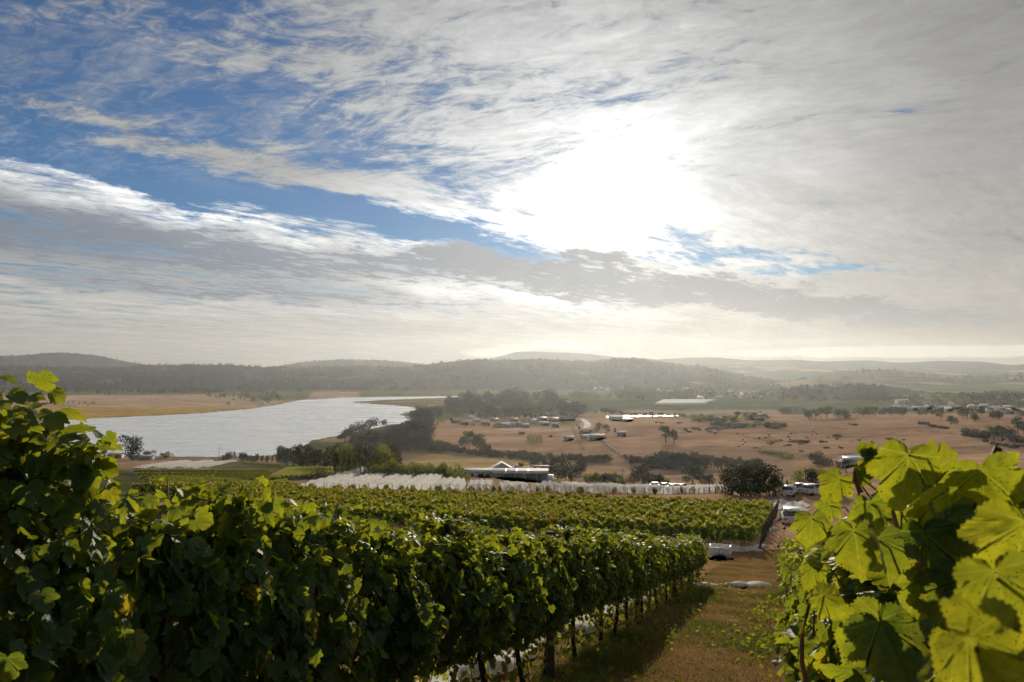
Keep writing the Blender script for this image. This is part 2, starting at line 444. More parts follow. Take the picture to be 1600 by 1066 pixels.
paint(poly([(-400, 700), (1240, 700), (1240, 790), (-400, 830)], 10), soil, 0.7)
paint(poly([(330, 718), (720, 742), (720, 760), (330, 735)]), vine_g, 0.8)
paint(poly([(-300, 728), (330, 735), (500, 775), (420, 800), (-300, 840)]), vine_g * 0.8, 0.95)
paint(poly([(640, 700), (900, 716), (900, 748), (640, 742)]), straw, 0.9)
paint(poly([(430, 690), (560, 690), (650, 735), (440, 735)]), green, 0.9)
paint(poly([(560, 655), (690, 648), (690, 708), (540, 705)]), green * 0.8, 0.9)
paint(poly([(676, 655), (1000, 664), (1000, 705), (900, 716), (676, 695)]), dry * 1.05)
paint(poly([(835, 655), (905, 658), (905, 664), (850, 667), (770, 668), (780, 660)]), green, 0.8)
paint(poly([(560, 600), (1600, 600), (1600, 645), (1180, 645), (1080, 655), (940, 645), (700, 655), (560, 640)]), green * 0.9, 0.85)
paint(poly([(960, 640), (1120, 638), (1200, 636), (1230, 650), (1000, 647)], 4), pale, 0.6)
paint(poly([(880, 625), (1230, 625), (1215, 640), (900, 642)], 3), np.array([0.065, 0.08, 0.038]))
paint(poly([(1400, 606), (1610, 600), (1610, 620), (1500, 622), (1420, 616)], 3), np.array([0.16, 0.20, 0.07]))
paint(poly([(1500, 612), (1610, 606), (1610, 618), (1520, 620)], 3), np.array([0.13, 0.10, 0.085]))
paint(poly([(1220, 628), (1400, 628), (1400, 645), (1220, 648)], 3), np.array([0.085, 0.11, 0.05]), 0.9)
lf = sdist(fx, fy, RIVER)
paint(poly([(-420, 598), (456, 612), (470, 626), (390, 640), (200, 655), (-420, 690)]) , farp)
paint(poly([(-420, 636), (60, 635), (240, 638), (410, 637.5), (300, 648), (60, 661), (-420, 690)], 3), reed)
paint(poly([(-420, 598), (500, 600), (480, 624), (440, 626), (340, 616), (-420, 622)], 3), green * 0.8, 0.8)
paint(poly([(540, 623), (730, 622), (660, 640), (640, 640), (540, 630)], 3), np.array([0.20, 0.15, 0.07]))
paint((PD > 2100) * 1.0, np.array([0.09, 0.085, 0.05]), 0.7)
paint(((lf > 0) & (lf < 9) & (PD > 300)) * 1.0, np.array([0.12, 0.10, 0.07]), 0.8)
# dry creek lines and paddock tracks through the brown hill
def track(pts, w, c, k=0.7):
    P = [at(*p) for p in pts]; d = np.full(len(fx), 1e9)
    for a, b in zip(P[:-1], P[1:]):
        ex, ey = b.x - a.x, b.y - a.y; wx, wy = fx - a.x, fy - a.y
        q = np.clip((wx * ex + wy * ey) / (ex * ex + ey * ey + 1e-9), 0, 1)
        d = np.minimum(d, np.hypot(wx - ex * q, wy - ey * q))
    paint(np.clip(1.3 - d / w, 0, 1), c, k)
TRACKS = [([(1300, 712), (1380, 706), (1500, 700), (1600, 700)], 2.0, (0.09, 0.065, 0.045)), ([(1490, 678), (1420, 672), (1330, 690)], 1.6, (0.10, 0.075, 0.05)),
          ([(900, 664), (940, 690), (975, 716)], 2.0, (0.14, 0.10, 0.07)), ([(1040, 697), (1180, 700), (1300, 716)], 2.5, (0.10, 0.085, 0.045)),
          ([(890, 660), (905, 690), (912, 705)], 1.5, (0.13, 0.10, 0.07)), ([(1100, 672), (1190, 688), (1300, 690)], 1.5, (0.12, 0.09, 0.06))]
for p_, w_, c_ in TRACKS: track(p_, w_, np.array(c_))
bro = 1 + 0.9 * fbm(fx / 60, fy / 25, 21) + 0.5 * fbm(fx / 12, fy / 12, 23)
cov *= np.clip(bro, 0.5, 1.6)[:, None]
# the vineyard floor close by: dry mown grass, greener under the rows
paint(np.exp(-((gs - 38) / 15) ** 2) * (gs > 24) * (gs < 57), pale * 0.85, 0.9)
paint(((gs < 32) & (np.abs(gt + 0.85) < 6)) * np.clip(0.5 + 1.8 * fbm(fx * 0.9, fy * 0.9, 31), 0, 1), np.array([0.085, 0.075, 0.026]), 0.85)
paint(((gs < 30) & (gs > -20)) * np.clip(0.45 + 2.5 * fbm(fx * 0.6, fy * 0.6, 35), 0, 1), np.array([0.19, 0.098, 0.042]), 0.85)

gm, gt_, gb = newmat('ground_soil_and_grass')
ca = gt_.nodes.new('ShaderNodeAttribute'); ca.attribute_name = 'Col'
ob = gt_.nodes.new('ShaderNodeTexCoord').outputs['Object']
n1 = noise(gt_, ob, 0.06, 6, 0.65); n2 = noise(gt_, ob, 0.9, 7, 0.7); n3 = noise(gt_, ob, 11.0, 6, 0.7)
ox_, oy_, oz_ = split(gt_, ob)
n4 = noise(gt_, xyz(gt_, ox_ * 0.02, oy_ * 0.11, 0.0), 1.0, 5, 0.6)
kk = ((n1 - 0.5) * 0.9 + (n2 - 0.5) * 0.8 + (n3 - 0.5) * 1.2 + (n4 - 0.5) * 0.7 + 1.0).max(0.35)
gt_.links.new(vmul(gt_, ca.outputs['Color'], kk), gb.inputs['Base Color'])
gb.inputs['Roughness'].default_value = 1.0; setin(gb, 'Specular IOR Level', 0.0)
bn = gt_.nodes.new('ShaderNodeBump'); bn.inputs['Strength'].default_value = 0.5; bn.inputs['Distance'].default_value = 0.05
gt_.links.new((n3 + n2 * 2.0).v, bn.inputs['Height']); gt_.links.new(bn.outputs[0], gb.inputs['Normal'])
g_me = mesh_np('ground', np.stack([fx, fy, gz.ravel()], -1), faces, gm, True, col=cov)
tag(link('ground', g_me), kind='structure')

# ------------------------------------------------------------------ water
wm, wt_, wb = newmat('river_water')
wb.inputs['Base Color'].default_value = (0.72, 0.72, 0.70, 1); wb.inputs['Roughness'].default_value = 0.28; wb.inputs['IOR'].default_value = 2.0  # pale base colour stands in for sun glitter and reflected sky
wo_ = wt_.nodes.new('ShaderNodeTexCoord').outputs['Object']
wx_, wy_, wz_ = split(wt_, wo_)
wn = noise(wt_, xyz(wt_, wx_ * 0.16, wy_ * 0.10, 0.0), 1.0, 4, 0.6) + noise(wt_, xyz(wt_, wx_ * 0.012, wy_ * 0.02, 0.0), 1.0, 3, 0.5) * 1.5
streak = noise(wt_, xyz(wt_, wx_ * 0.006, wy_ * 0.03, 4.0), 1.0, 5, 0.6)
wt_.links.new((streak.ss(0.35, 0.65) * 0.12 + 0.23).v, wb.inputs['Roughness'])
wbn = wt_.nodes.new('ShaderNodeBump'); wbn.inputs['Strength'].default_value = 0.25; wbn.inputs['Distance'].default_value = 0.45
wt_.links.new(wn.v, wbn.inputs['Height']); wt_.links.new(wbn.outputs[0], wb.inputs['Normal'])
def flat(name, pts, z, mat):
    bm = bmesh.new(); vs = [bm.verts.new((x, y, z)) for x, y in pts]; bm.faces.new(vs)
    bmesh.ops.triangulate(bm, faces=bm.faces[:]); bmesh.ops.recalc_face_normals(bm, faces=bm.faces[:])
    if bm.faces[:][0].normal.z < 0: bmesh.ops.reverse_faces(bm, faces=bm.faces[:])
    me = bpy.data.meshes.new(name); bm.to_mesh(me); bm.free(); me.materials.append(mat); return me
def grow(pts, k):
    c = np.mean(np.array(pts), 0); return pts
tag(link('river', flat('river', [(-1800, 380), (40, 380), (40, 2150), (-1800, 2150)], WZ, wm)), kind='structure')
tag(link('pond', flat('pond', [(100, 1000), (320, 1000), (320, 1220), (100, 1220)], WZ, wm)), kind='structure')

# ------------------------------------------------------------------ hills
def hill_mat(name, c1, c2, scale, dryc=None, dry_lo=0.55):
    m, t, b = newmat(name)
    o = t.nodes.new('ShaderNodeTexCoord').outputs['Object']
    n = noise(t, o, scale, 7, 0.7); v = noise(t, o, scale * 9, 4, 0.7)
    c = mixc(t, ((n - 0.5) * 0.7 + (v - 0.5) * 1.6 + 0.5).clamp(), c1, c2)
    if dryc is not None:
        c = mixc(t, noise(t, o, scale * 0.35, 5, 0.55).ss(dry_lo, dry_lo + 0.08), c, dryc)
    t.links.new(c, b.inputs['Base Color']); b.inputs['Roughness'].default_value = 1.0; setin(b, 'Specular IOR Level', 0.0)
    return m
FOREST = hill_mat('hill_forest', (0.016, 0.026, 0.034), (0.042, 0.054, 0.052), 0.012, (0.13, 0.11, 0.065), 0.60)
MIXED = hill_mat('hill_paddocks_and_woods', (0.03, 0.036, 0.022), (0.075, 0.075, 0.045), 0.010, (0.22, 0.16, 0.09), 0.50)
DRYHILL = hill_mat('hill_dry_grass', (0.20, 0.14, 0.08), (0.30, 0.22, 0.13), 0.01)
HILLS = {}
def hill(key, crest, depth, front, back, mat, fz=68.0, n=260, rows=26, rough=1.0, seed=1):
    """a range standing at its own distance: front slope, crest, back slope"""
    cx_ = np.array([c[0] for c in crest], float); cy_ = np.array([c[1] for c in crest], float)
    px = np.linspace(cx_[0], cx_[-1], n)
    k = np.exp(-0.5 * (np.arange(-4, 5) / 1.8) ** 2); k /= k.sum()
    py = np.convolve(np.pad(np.interp(px, cx_, cy_), 4, 'edge'), k, 'valid')
    zc = CAM_Z + (572 - py) / F_PX * depth
    zb = CAM_Z - fz
    u = np.linspace(0, 1, rows)
    co = []
    for i, q in enumerate(np.concatenate([u, 1 + u[1:] ])):
        if q <= 1: y = front + (depth - front) * q; f = q ** 0.85
        else: y = depth + (back - depth) * (q - 1); f = 1 - (q - 1) ** 1.3
        prof = f * (1.0 + 0.0 * px)
        x = (px - 800) / F_PX * (depth + (y - depth) * 0.6)
        gul = fbm(x / (depth * 0.05) + seed, y / (depth * 0.09), seed + 40, 4) * (zc - zb) * 0.55 * rough * np.sin(min(q, 2 - q) * math.pi) 
        co.append(np.stack([x, np.full_like(x, y) , zb - 3 + (zc - zb + 3) * prof + gul], -1))
    co = np.concatenate(co); m = 2 * rows - 1
    I = np.arange(n * m).reshape(m, n)
    f = np.stack([I[:-1, :-1], I[:-1, 1:], I[1:, 1:], I[1:, :-1]], -1).reshape(-1, 4)
    tag(link('hills', mesh_np('hills', co, f, mat, True)), kind='structure')
    HILLS[key] = (co.reshape(m, n, 3), rows)
hill('A', [(-500, 577), (-200, 575), (0, 572.5), (60, 573), (156, 576), (237, 572), (300, 571), (359, 570), (400, 574), (531, 574), (623, 574), (663, 570), (689, 567), (741, 561.5), (792, 563), (831, 561), (863, 562), (926, 567), (963, 561), (1002, 562), (1041, 569), (1094, 572.5), (1131, 581), (1169, 589), (1250, 603), (1300, 610)], 3200, 2250, 4000, FOREST, 69, 420, 30, 1.0, 1)
hill('B', [(-500, 560), (-100, 558), (0, 556), (35, 556), (70, 551.5), (110, 552), (150, 555), (200, 566), (235, 571), (300, 576), (400, 576), (434, 573), (480, 565), (530, 562), (600, 563), (650, 568), (680, 572), (760, 580)], 4700, 3950, 5400, FOREST, 60, 300, 20, 0.6, 3)
hill('C', [(640, 575), (700, 570), (760, 563), (785, 556), (805, 550), (835, 549), (860, 550.5), (885, 551), (920, 553), (960, 558), (1010, 560), (1060, 566), (1150, 575)], 5300, 4800, 5750, FOREST, 55, 200, 16, 0.3, 5)
hill('D', [(900, 578), (1024, 562), (1075, 559), (1120, 558.5), (1169, 563), (1244, 562), (1285, 565), (1359, 562.7), (1403, 567), (1469, 564), (1534, 565), (1578, 571), (1600, 569), (1750, 564), (2000, 568)], 5000, 4300, 5650, FOREST, 55, 260, 18, 0.5, 7)
hill('E', [(980, 585), (1075, 570), (1159, 570.6), (1206, 572.5), (1281, 574), (1310, 576), (1381, 575), (1440, 577), (1490, 581), (1560, 580), (1650, 576), (1900, 574)], 4300, 3600, 4800, MIXED, 62, 260, 20, 0.8, 9)
hill('F', [(1180, 604), (1240, 594), (1272, 586), (1305, 581), (1359, 578), (1403, 580), (1447, 586), (1501, 591), (1556, 588), (1600, 585.6), (1700, 583), (1900, 585)], 3400, 2700, 4000, MIXED, 66, 260, 22, 0.9, 11)
hill('G', [(1120, 612), (1160, 608), (1197, 602), (1230, 596), (1262, 592), (1290, 599), (1330, 606), (1400, 612)], 2650, 2250, 2900, DRYHILL, 68, 120, 16, 0.4, 13)
hill('H', [(1130, 628), (1180, 618), (1215, 611), (1250, 607.5), (1290, 605), (1322, 603.5), (1359, 605), (1403, 612), (1440, 619), (1490, 626)], 2000, 1780, 2250, FOREST, 66, 160, 16, 0.6, 15)

# ------------------------------------------------------------------ vine leaves
def leaf_mat(name, stops, trans, tmix=0.5, veins=True, rough=0.52, spec=0.34):
    m, t, b = newmat(name)
    a = t.nodes.new('ShaderNodeAttribute'); a.attribute_name = 'rnd'
    rp = t.nodes.new('ShaderNodeValToRGB'); cr = rp.color_ramp
    while len(cr.elements) < len(stops): cr.elements.new(0.5)
    for e, (p, c) in zip(cr.elements, stops): e.position = p; e.color = (*c, 1)
    t.links.new(a.outputs['Fac'], rp.inputs[0])
    rt = t.nodes.new('ShaderNodeValToRGB'); cr = rt.color_ramp
    while len(cr.elements) < len(trans): cr.elements.new(0.5)
    for e, (p, c) in zip(cr.elements, trans): e.position = p; e.color = (*c, 1)
    t.links.new(a.outputs['Fac'], rt.inputs[0])
    base, tr = rp.outputs[0], rt.outputs[0]
    if veins:
        uv = t.nodes.new('ShaderNodeUVMap').outputs[0]
        u, v, _ = split(t, uv)
        v = v - 0.12
        r = (u * u + v * v).pow(0.5)
        th = u.atan2(v).abs()
        d = None
        for q in (0.0, 0.72, 1.62):
            k = (th - q).abs() * r
            d = k if d is None else d.min(k)
        # side veins leave the main ones at a steady angle
        sec = ((r * 62.0 + (th * 4.36).sin().abs() * 9.0).sin()).ss(0.80, 1.0)
        main = 1.0 - d.ss(0.004, 0.015)
        vv = (main + sec * 0.35).clamp()
        nn = noise(t, uv, 7.0, 4, 0.6)
        edge = (r - 0.15).ss(0.1, 0.6) * 0.45 + (nn - 0.5) * 0.5
        base = mixc(t, vv * 0.55, vmul(t, base, nn * 0.9 + 0.55), vmul(t, base, 2.2))
        tr = mixc(t, edge.clamp(), vmul(t, tr, (0.72)), vmul(t, mixc(t, 0.5, tr, (0.62, 0.52, 0.02)), 1.1))
        tr = mixc(t, vv * 0.42, vmul(t, tr, nn * 0.8 + 0.55), mixc(t, 0.6, tr, (0.75, 0.72, 0.12)))
        bn = t.nodes.new('ShaderNodeBump'); bn.inputs['Strength'].default_value = 0.5; bn.inputs['Distance'].default_value = 0.006
        t.links.new((nn * 0.8 - vv * 0.7).v, bn.inputs['Height']); t.links.new(bn.outputs[0], b.inputs['Normal'])
    t.links.new(base, b.inputs['Base Color']); b.inputs['Roughness'].default_value = rough; setin(b, 'Specular IOR Level', spec)
    tl = t.nodes.new('ShaderNodeBsdfTranslucent'); t.links.new(tr, tl.inputs[0])
    mx_ = t.nodes.new('ShaderNodeMixShader'); mx_.inputs[0].default_value = tmix
    t.links.new(b.outputs[0], mx_.inputs[1]); t.links.new(tl.outputs[0], mx_.inputs[2])
    t.links.new(mx_.outputs[0], t.nodes['Material Output'].inputs[0])
    return m
ST = [(0.0, (0.022, 0.066, 0.026)), (0.4, (0.042, 0.115, 0.030)), (0.72, (0.075, 0.125, 0.018)), (0.88, (0.17, 0.18, 0.025)), (1.0, (0.30, 0.17, 0.03))]
TR = [(0.0, (0.14, 0.22, 0.015)), (0.4, (0.29, 0.37, 0.018)), (0.72, (0.44, 0.47, 0.015)), (0.88, (0.62, 0.58, 0.02)), (1.0, (0.62, 0.30, 0.03))]
LEAF = leaf_mat('vine_leaf', ST, TR, 0.5)
LEAF_FAR = leaf_mat('vine_leaf_distant', ST, TR, 0.42, veins=False, rough=0.6, spec=0.25)
BARK = basic('vine_bark', (0.060, 0.042, 0.030), 0.95, 0.5, 30.0, bump=0.8, spec=0.1)
CANE = basic('vine_cane', (0.17, 0.075, 0.030), 0.7, 0.4, 20.0, spec=0.2)
POSTW = basic('weathered_post', (0.085, 0.070, 0.055), 0.95, 0.4, 12.0, bump=0.5, spec=0.1)
WIRE = basic('galvanised_wire', (0.30, 0.30, 0.30), 0.45, 0.1, 10.0, metal=0.8)
HALF = [(0.0, 0.13), (0.05, 0.03), (0.15, -0.04), (0.28, -0.07), (0.40, 0.0), (0.50, 0.13), (0.47, 0.22), (0.58, 0.34), (0.64, 0.50), (0.52, 0.54), (0.40, 0.55), (0.36, 0.62), (0.43, 0.72), (0.37, 0.84), (0.24, 0.92), (0.12, 1.0), (0.0, 1.12)]
def outline(sub, tooth):
    """half outline with teeth, mirrored"""
    h = []
    for i in range(len(HALF) - 1):
        a, b = np.array(HALF[i]), np.array(HALF[i + 1])
        for k in range(sub):
            p = a + (b - a) * k / sub
            if i > 0 and sub > 1 and k % 2 == 1:
                e = b - a; n = np.array([e[1], -e[0]]); n /= np.linalg.norm(n) + 1e-9
                p = p + n * tooth * (1 if i < 16 else 1)
            h.append(p)
    h.append(np.array(HALF[-1])); h = np.array(h)
    m = h[1:-1][::-1] * np.array([-1, 1])
    return np.concatenate([h, m])
def leaf_template(sub, tooth, rings):
    o = outline(sub, tooth); J = np.array([0, 0.14]); n = len(o)
    pts = [J[None]]; 
    for r in rings: pts.append(J + (o - J) * r)
    P = np.concatenate(pts); f = []
    for j in range(n): f.append((0, 1 + (j + 1) % n, 1 + j))
    T = [np.array(f)]
    for k in range(len(rings) - 1):
        a, b = 1 + k * n, 1 + (k + 1) * n
        T.append(np.array([(a + j, a + (j + 1) % n, b + (j + 1) % n) for j in range(n)] + [(a + j, b + (j + 1) % n, b + j) for j in range(n)]))
    return P, np.concatenate(T)
L_HERO = leaf_template(4, 0.032, [0.25, 0.5, 0.75, 1.0])
L_HI = leaf_template(2, 0.03, [0.5, 1.0])
_lo = np.array([(0, 0.13), (0.28, -0.07), (0.5, 0.13), (0.62, 0.5), (0.38, 0.6), (0.4, 0.8), (0, 1.1), (-0.4, 0.8), (-0.38, 0.6), (-0.62, 0.5), (-0.5, 0.13), (-0.28, -0.07)])
L_LO = (_lo, np.array([(0, 2, 1), (0, 3, 2), (0, 4, 3), (0, 5, 4), (0, 6, 5), (0, 7, 6), (0, 8, 7), (0, 9, 8), (0, 10, 9), (0, 11, 10)]))
_qd = np.array([(0, 0), (0.55, 0.45), (0, 1.05), (-0.55, 0.45)])
L_QD = (_qd, np.array([(0, 1, 2), (0, 2, 3)]))
def leaves(pos, nrm, tip, size, rnd, tmpl, rng, bend=1.0):
    P, T = tmpl; K = len(pos); n = len(P)
    nrm = nrm / (np.linalg.norm(nrm, axis=1, keepdims=True) + 1e-9)
    tip = tip - (tip * nrm).sum(1, keepdims=True) * nrm
    tip = tip / (np.linalg.norm(tip, axis=1, keepdims=True) + 1e-9)
    sd = np.cross(tip, nrm)
    u, v = P[:, 0][None], P[:, 1][None]; r2 = u * u + (v - 0.14) ** 2
    th = np.arctan2(u, v - 0.14)
    fold = rng.uniform(-0.1, 0.45, (K, 1)) * bend; curl = rng.uniform(-0.55, 0.25, (K, 1)) * bend; ph = rng.uniform(0, 6.28, (K, 1)); wv = rng.uniform(0.02, 0.16, (K, 1)) * bend
    fold2 = rng.normal(0, 0.18, (K, 1)) * bend
    w = fold * np.abs(u) + curl * r2 + wv * np.sin(3 * th + ph) * np.sqrt(r2) + fold2 * u + 0.02 * bend * np.sin(11 * th + ph * 2) * r2 + 0.022 * np.sin(13 * u + ph) * np.sin(11 * v + ph * 3)
    asym = 1 + rng.normal(0, 0.08, (K, 1))
    co = pos[:, None] + size[:, None, None] * (sd[:, None] * (u * asym)[..., None] + tip[:, None] * (v + 0 * u)[..., None] + nrm[:, None] * w[..., None])
    f = (T[None] + (np.arange(K) * n)[:, None, None]).reshape(-1, 3)
    uv = np.broadcast_to(P[None], (K, n, 2)).reshape(-1, 2)
    return co.reshape(-1, 3), f, uv, np.repeat(rnd, n)
def join(parts):
    co, f, uv, rd = [], [], [], []; n = 0
    for c, t, u, r in parts:
        co.append(c); f.append(t + n); uv.append(u); rd.append(r); n += len(c)
    return np.concatenate(co), np.concatenate(f), np.concatenate(uv), np.concatenate(rd)

SLOPE = 0.205
def vine_points(rng, n, ln, z0, z1, hw, ragged=0.12, low_gap=0.25, sh=SLOPE):
    """leaf places in a clipped hedge of shoots: most near the two faces and the top"""
    x = rng.uniform(-ln / 2 - 0.12, ln / 2 + 0.12, n)
    q = rng.beta(1.5, 1.0, n)
    top = z1 + ragged * np.sin(x * 5.3 + rng.uniform(0, 6)) + ragged * 0.8 * np.sin(x * 13.1 + rng.uniform(0, 6))
    z = z0 + (top - z0) * q
    bulge = np.sin(np.clip(q, 0.02, 1) * math.pi * 0.86 + 0.25) ** 0.6
    lump = 1 + 0.28 * np.sin(x * 6.1 + z * 4.0 + rng.uniform(0, 6)) + 0.2 * np.sin(x * 11 - z * 9 + rng.uniform(0, 6))
    side = np.where(rng.random(n) < 0.5, -1.0, 1.0)
    rad = np.sqrt(rng.uniform(0.15, 1, n))
    y = side * hw * bulge * lump * rad
    cap = rng.random(n) < 0.16
    z = np.where(cap, top + np.clip(rng.normal(0, 0.05, n), -0.2, 0.06), z); y = np.where(cap, np.clip(rng.normal(0, hw * 0.5, n), -hw * 0.8, hw * 0.8), y)
    nr = np.stack([rng.normal(0, 0.55, n), np.where(cap, rng.normal(0, 0.5, n), np.sign(y) * 1.0 + rng.normal(0, 0.45, n)), np.where(cap, 1.0, 0.45) + rng.normal(0, 0.4, n)], -1)
    tp = np.stack([rng.normal(0, 0.45, n), rng.normal(0, 0.25, n) + np.sign(y) * 0.3, -1 + rng.normal(0, 0.35, n)], -1)
    h = (z - z0) / (z1 - z0)
    return np.stack([x, y, z - sh * x], -1), nr, tp, h, rad
def shoots(rng, k, ln, ztop, length, sh=SLOPE, spread=0.22):
    """canes standing out of the top, with leaves along them"""
    out = []
    for i in range(k):
        x0 = rng.uniform(-ln / 2, ln / 2); y0 = rng.normal(0, 0.1); L = length * rng.uniform(0.5, 1.15)
        dx_, dy_ = rng.normal(0, spread), rng.normal(0, spread)
        pts = [(x0 + dx_ * L * q + 0.04 * math.sin(q * 5 + i), y0 + dy_ * L * q * q, ztop - 0.35 + (L + 0.35) * q - 0.12 * L * q ** 3 - sh * x0) for q in np.linspace(0, 1, 7)]
        out.append(pts)
    return out
def shoot_leaves(rng, canes, size, per=9):
    P, N, T, Z, R_ = [], [], [], [], []
    for pts in canes:
        pts = np.array(pts)
        for j in range(per):
            q = 0.25 + 0.75 * (j + 0.6) / per; f = q * (len(pts) - 1); i = min(int(f), len(pts) - 2); p = pts[i] + (pts[i + 1] - pts[i]) * (f - i)
            a = j * 2.4 + rng.uniform(-0.5, 0.5); o = np.array([math.cos(a), math.sin(a), 0.25])
            P.append(p + o * 0.05); N.append([o[0] * 0.6 + rng.normal(0, 0.4), o[1] * 0.6 + rng.normal(0, 0.4), 0.8]); T.append([o[0], o[1], -0.5 + rng.normal(0, 0.3)])
            Z.append(size * (1.05 - 0.55 * q) * rng.uniform(0.8, 1.15)); R_.append(np.clip(0.42 + 0.30 * q + rng.normal(0, 0.12), 0, 0.85))
    return np.array(P), np.array(N), np.array(T), np.array(Z), np.array(R_)
def trunk_mesh(rng, h, r, sh=0):
    m = MB(); a, b = rng.uniform(0, 6.28), rng.uniform(0.02, 0.06)
    m.tube([(b * math.sin(a + q * 4), b * math.cos(a * 1.3 + q * 3), -0.12 + (h + 0.12) * q) for q in np.linspace(0, 1, 8)], [r * (1.35 - 0.5 * q + 0.12 * math.sin(q * 19 + a)) for q in np.linspace(0, 1, 8)], 7)
    return m.mesh('trunk', BARK, True)
def cordon_mesh(rng, ln, z, sh=SLOPE):
    m = MB()
    m.tube([(x, 0.025 * math.sin(x * 7), z + 0.03 * math.sin(x * 9) - sh * x) for x in np.linspace(-ln / 2, ln / 2, 9)], 0.017, 6)
    return m.mesh('cordon', BARK, True)
def cane_mesh(pts, r=0.0045):
    m = MB(); m.tube(pts, [r * (1.1 - 0.5 * q) for q in np.linspace(0, 1, len(pts))], 5); return m.mesh('cane', CANE, True)
def hanging_canes(rng, k, ln, z):
    out = []
    for i in range(k):
        x0 = rng.uniform(-ln / 2, ln / 2); s_ = rng.choice([-1, 1])
        L = rng.uniform(0.35, 0.75); e = rng.uniform(0.05, 0.22) * s_; g = rng.normal(0, 0.18)
        out.append([(x0 + g * q, e * math.sin(q * 1.6), z - 0.05 - L * q + 0.1 * math.sin(q * 3) - SLOPE * x0) for q in np.linspace(0, 1, 6)])
    return out
VINE_LEN = 1.25
def vine_protos(kind, seed, n, tmpl, size, z0, z1, hw, nshoot, shl, mat, ragged=0.12, low=30, keep=None, sh=SLOPE, yellow=0.0):
    """meshes of one grapevine: name -> list of meshes"""
    rng = np.random.default_rng(seed)
    p, nr, tp, h, rad = vine_points(rng, n, VINE_LEN, z0, z1, hw, ragged, sh=sh)
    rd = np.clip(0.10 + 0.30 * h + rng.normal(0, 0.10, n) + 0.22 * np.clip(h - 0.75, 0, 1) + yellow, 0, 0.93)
    odd = rng.random(n) < 0.035; rd = np.where(odd, rng.uniform(0.72, 0.98, n), rd)
    sz = size * rng.uniform(0.65, 1.2, n)
    sets = [[p, nr, tp, sz, rd]]
    can = shoots(rng, nshoot, VINE_LEN, z1, shl, sh)
    if can: sets.append(list(shoot_leaves(rng, can, size * 1.1, 12)))
    # thin yellowing leaves hanging under the canopy
    m = low
    if m:
        x = rng.uniform(-VINE_LEN / 2, VINE_LEN / 2, m); z = z0 - rng.uniform(0.0, 0.45, m) ** 1.2
        sets.append([np.stack([x, rng.normal(0, hw * 0.6, m), z - sh * x], -1), rng.normal(0, 1, (m, 3)) + [0, 0.6, 0.3], np.stack([rng.normal(0, .5, m), rng.normal(0, .5, m), -np.ones(m)], -1), size * rng.uniform(0.5, 0.95, m), np.clip(rng.normal(0.58, 0.25, m), 0.1, 1.0)])
    parts = []
    for q in sets:
        if keep is not None:
            k = keep(q[0]); q = [z[k] for z in q]
        if len(q[0]): parts.append(leaves(*q, tmpl, rng))
    co, f, uv, rd = join(parts)
    res = {'foliage': [mesh_np('foliage', co, f, mat, True, uv=uv, rnd=rd)]}
    return res, rng, can
def build_vine(name_label, loc, rz, res, rng, can, group, z0, low_canes=4, cat='grapevine', r=0.026, zc=0.78, sh=SLOPE):
    o = thing('grapevine', loc, rz, name_label, cat, group)
    part('trunk', trunk_mesh(rng, zc, r), o)
    part('cordon', cordon_mesh(rng, VINE_LEN, zc, sh), o)
    for c in can + hanging_canes(rng, low_canes, VINE_LEN, zc + 0.12): part('cane', cane_mesh(c), o)
    part('foliage', res['foliage'][0], o)
    return o
ROWRZ = math.atan2(ES[1], ES[0])
def gz_at(s, t):
    x, y = st(s, t); return (x, y, hz(x, y))

# left row: from beside the camera down to the end of the path
LT = -2.35
GL = 'grapevines of the long dark row on the left of the grass path'
hi = []
for k in range(4):
    r_ = vine_protos('near', 100 + k, 2500, L_HI, 0.067, 0.62, 1.46, 0.33, 4 if k % 2 else 2, 0.15, LEAF, 0.10, 80)
    hi.append(build_vine('tmp', (0, 0, -500), ROWRZ, *r_, GL, 0.72, 5))
lo = []
for k in range(4):
    r_ = vine_protos('mid', 140 + k, 2000, L_LO, 0.072, 0.62, 1.45, 0.33, 4, 0.16, LEAF, 0.07, 70, yellow=0.02)
    lo.append(build_vine('tmp', (0, 0, -500), ROWRZ, *r_, GL, 0.68, 4))
tall = []
for k in range(2):
    r_ = vine_protos('tall', 160 + k, 2700, L_HI, 0.068, 0.64, 1.88, 0.36, 9, 0.15, LEAF, 0.11, 60)
    tall.append(build_vine('tmp', (0, 0, -500), ROWRZ, *r_, GL, 0.72, 5))
def hide_away(o):
    for c in KIDS.get(o.name, []):
        bpy.data.objects.remove(c, do_unlink=True)
    bpy.data.objects.remove(o, do_unlink=True)
used = set()
def use(protos, k, loc, rz, sc, label, group):
    p = protos[k % len(protos)]
    if p.name not in used:
        used.add(p.name); p.location = loc; p.rotation_euler = (0, 0, rz); p.scale = sc if isinstance(sc, (tuple, list)) else (sc, sc, sc); p['label'] = label
        if group: p['group'] = group
        elif 'group' in p: del p['group']
        return p
    return copy_thing(p, loc, rz, sc, label, group)
rnd = random.Random(5)
s_ = -1.1; i = 0
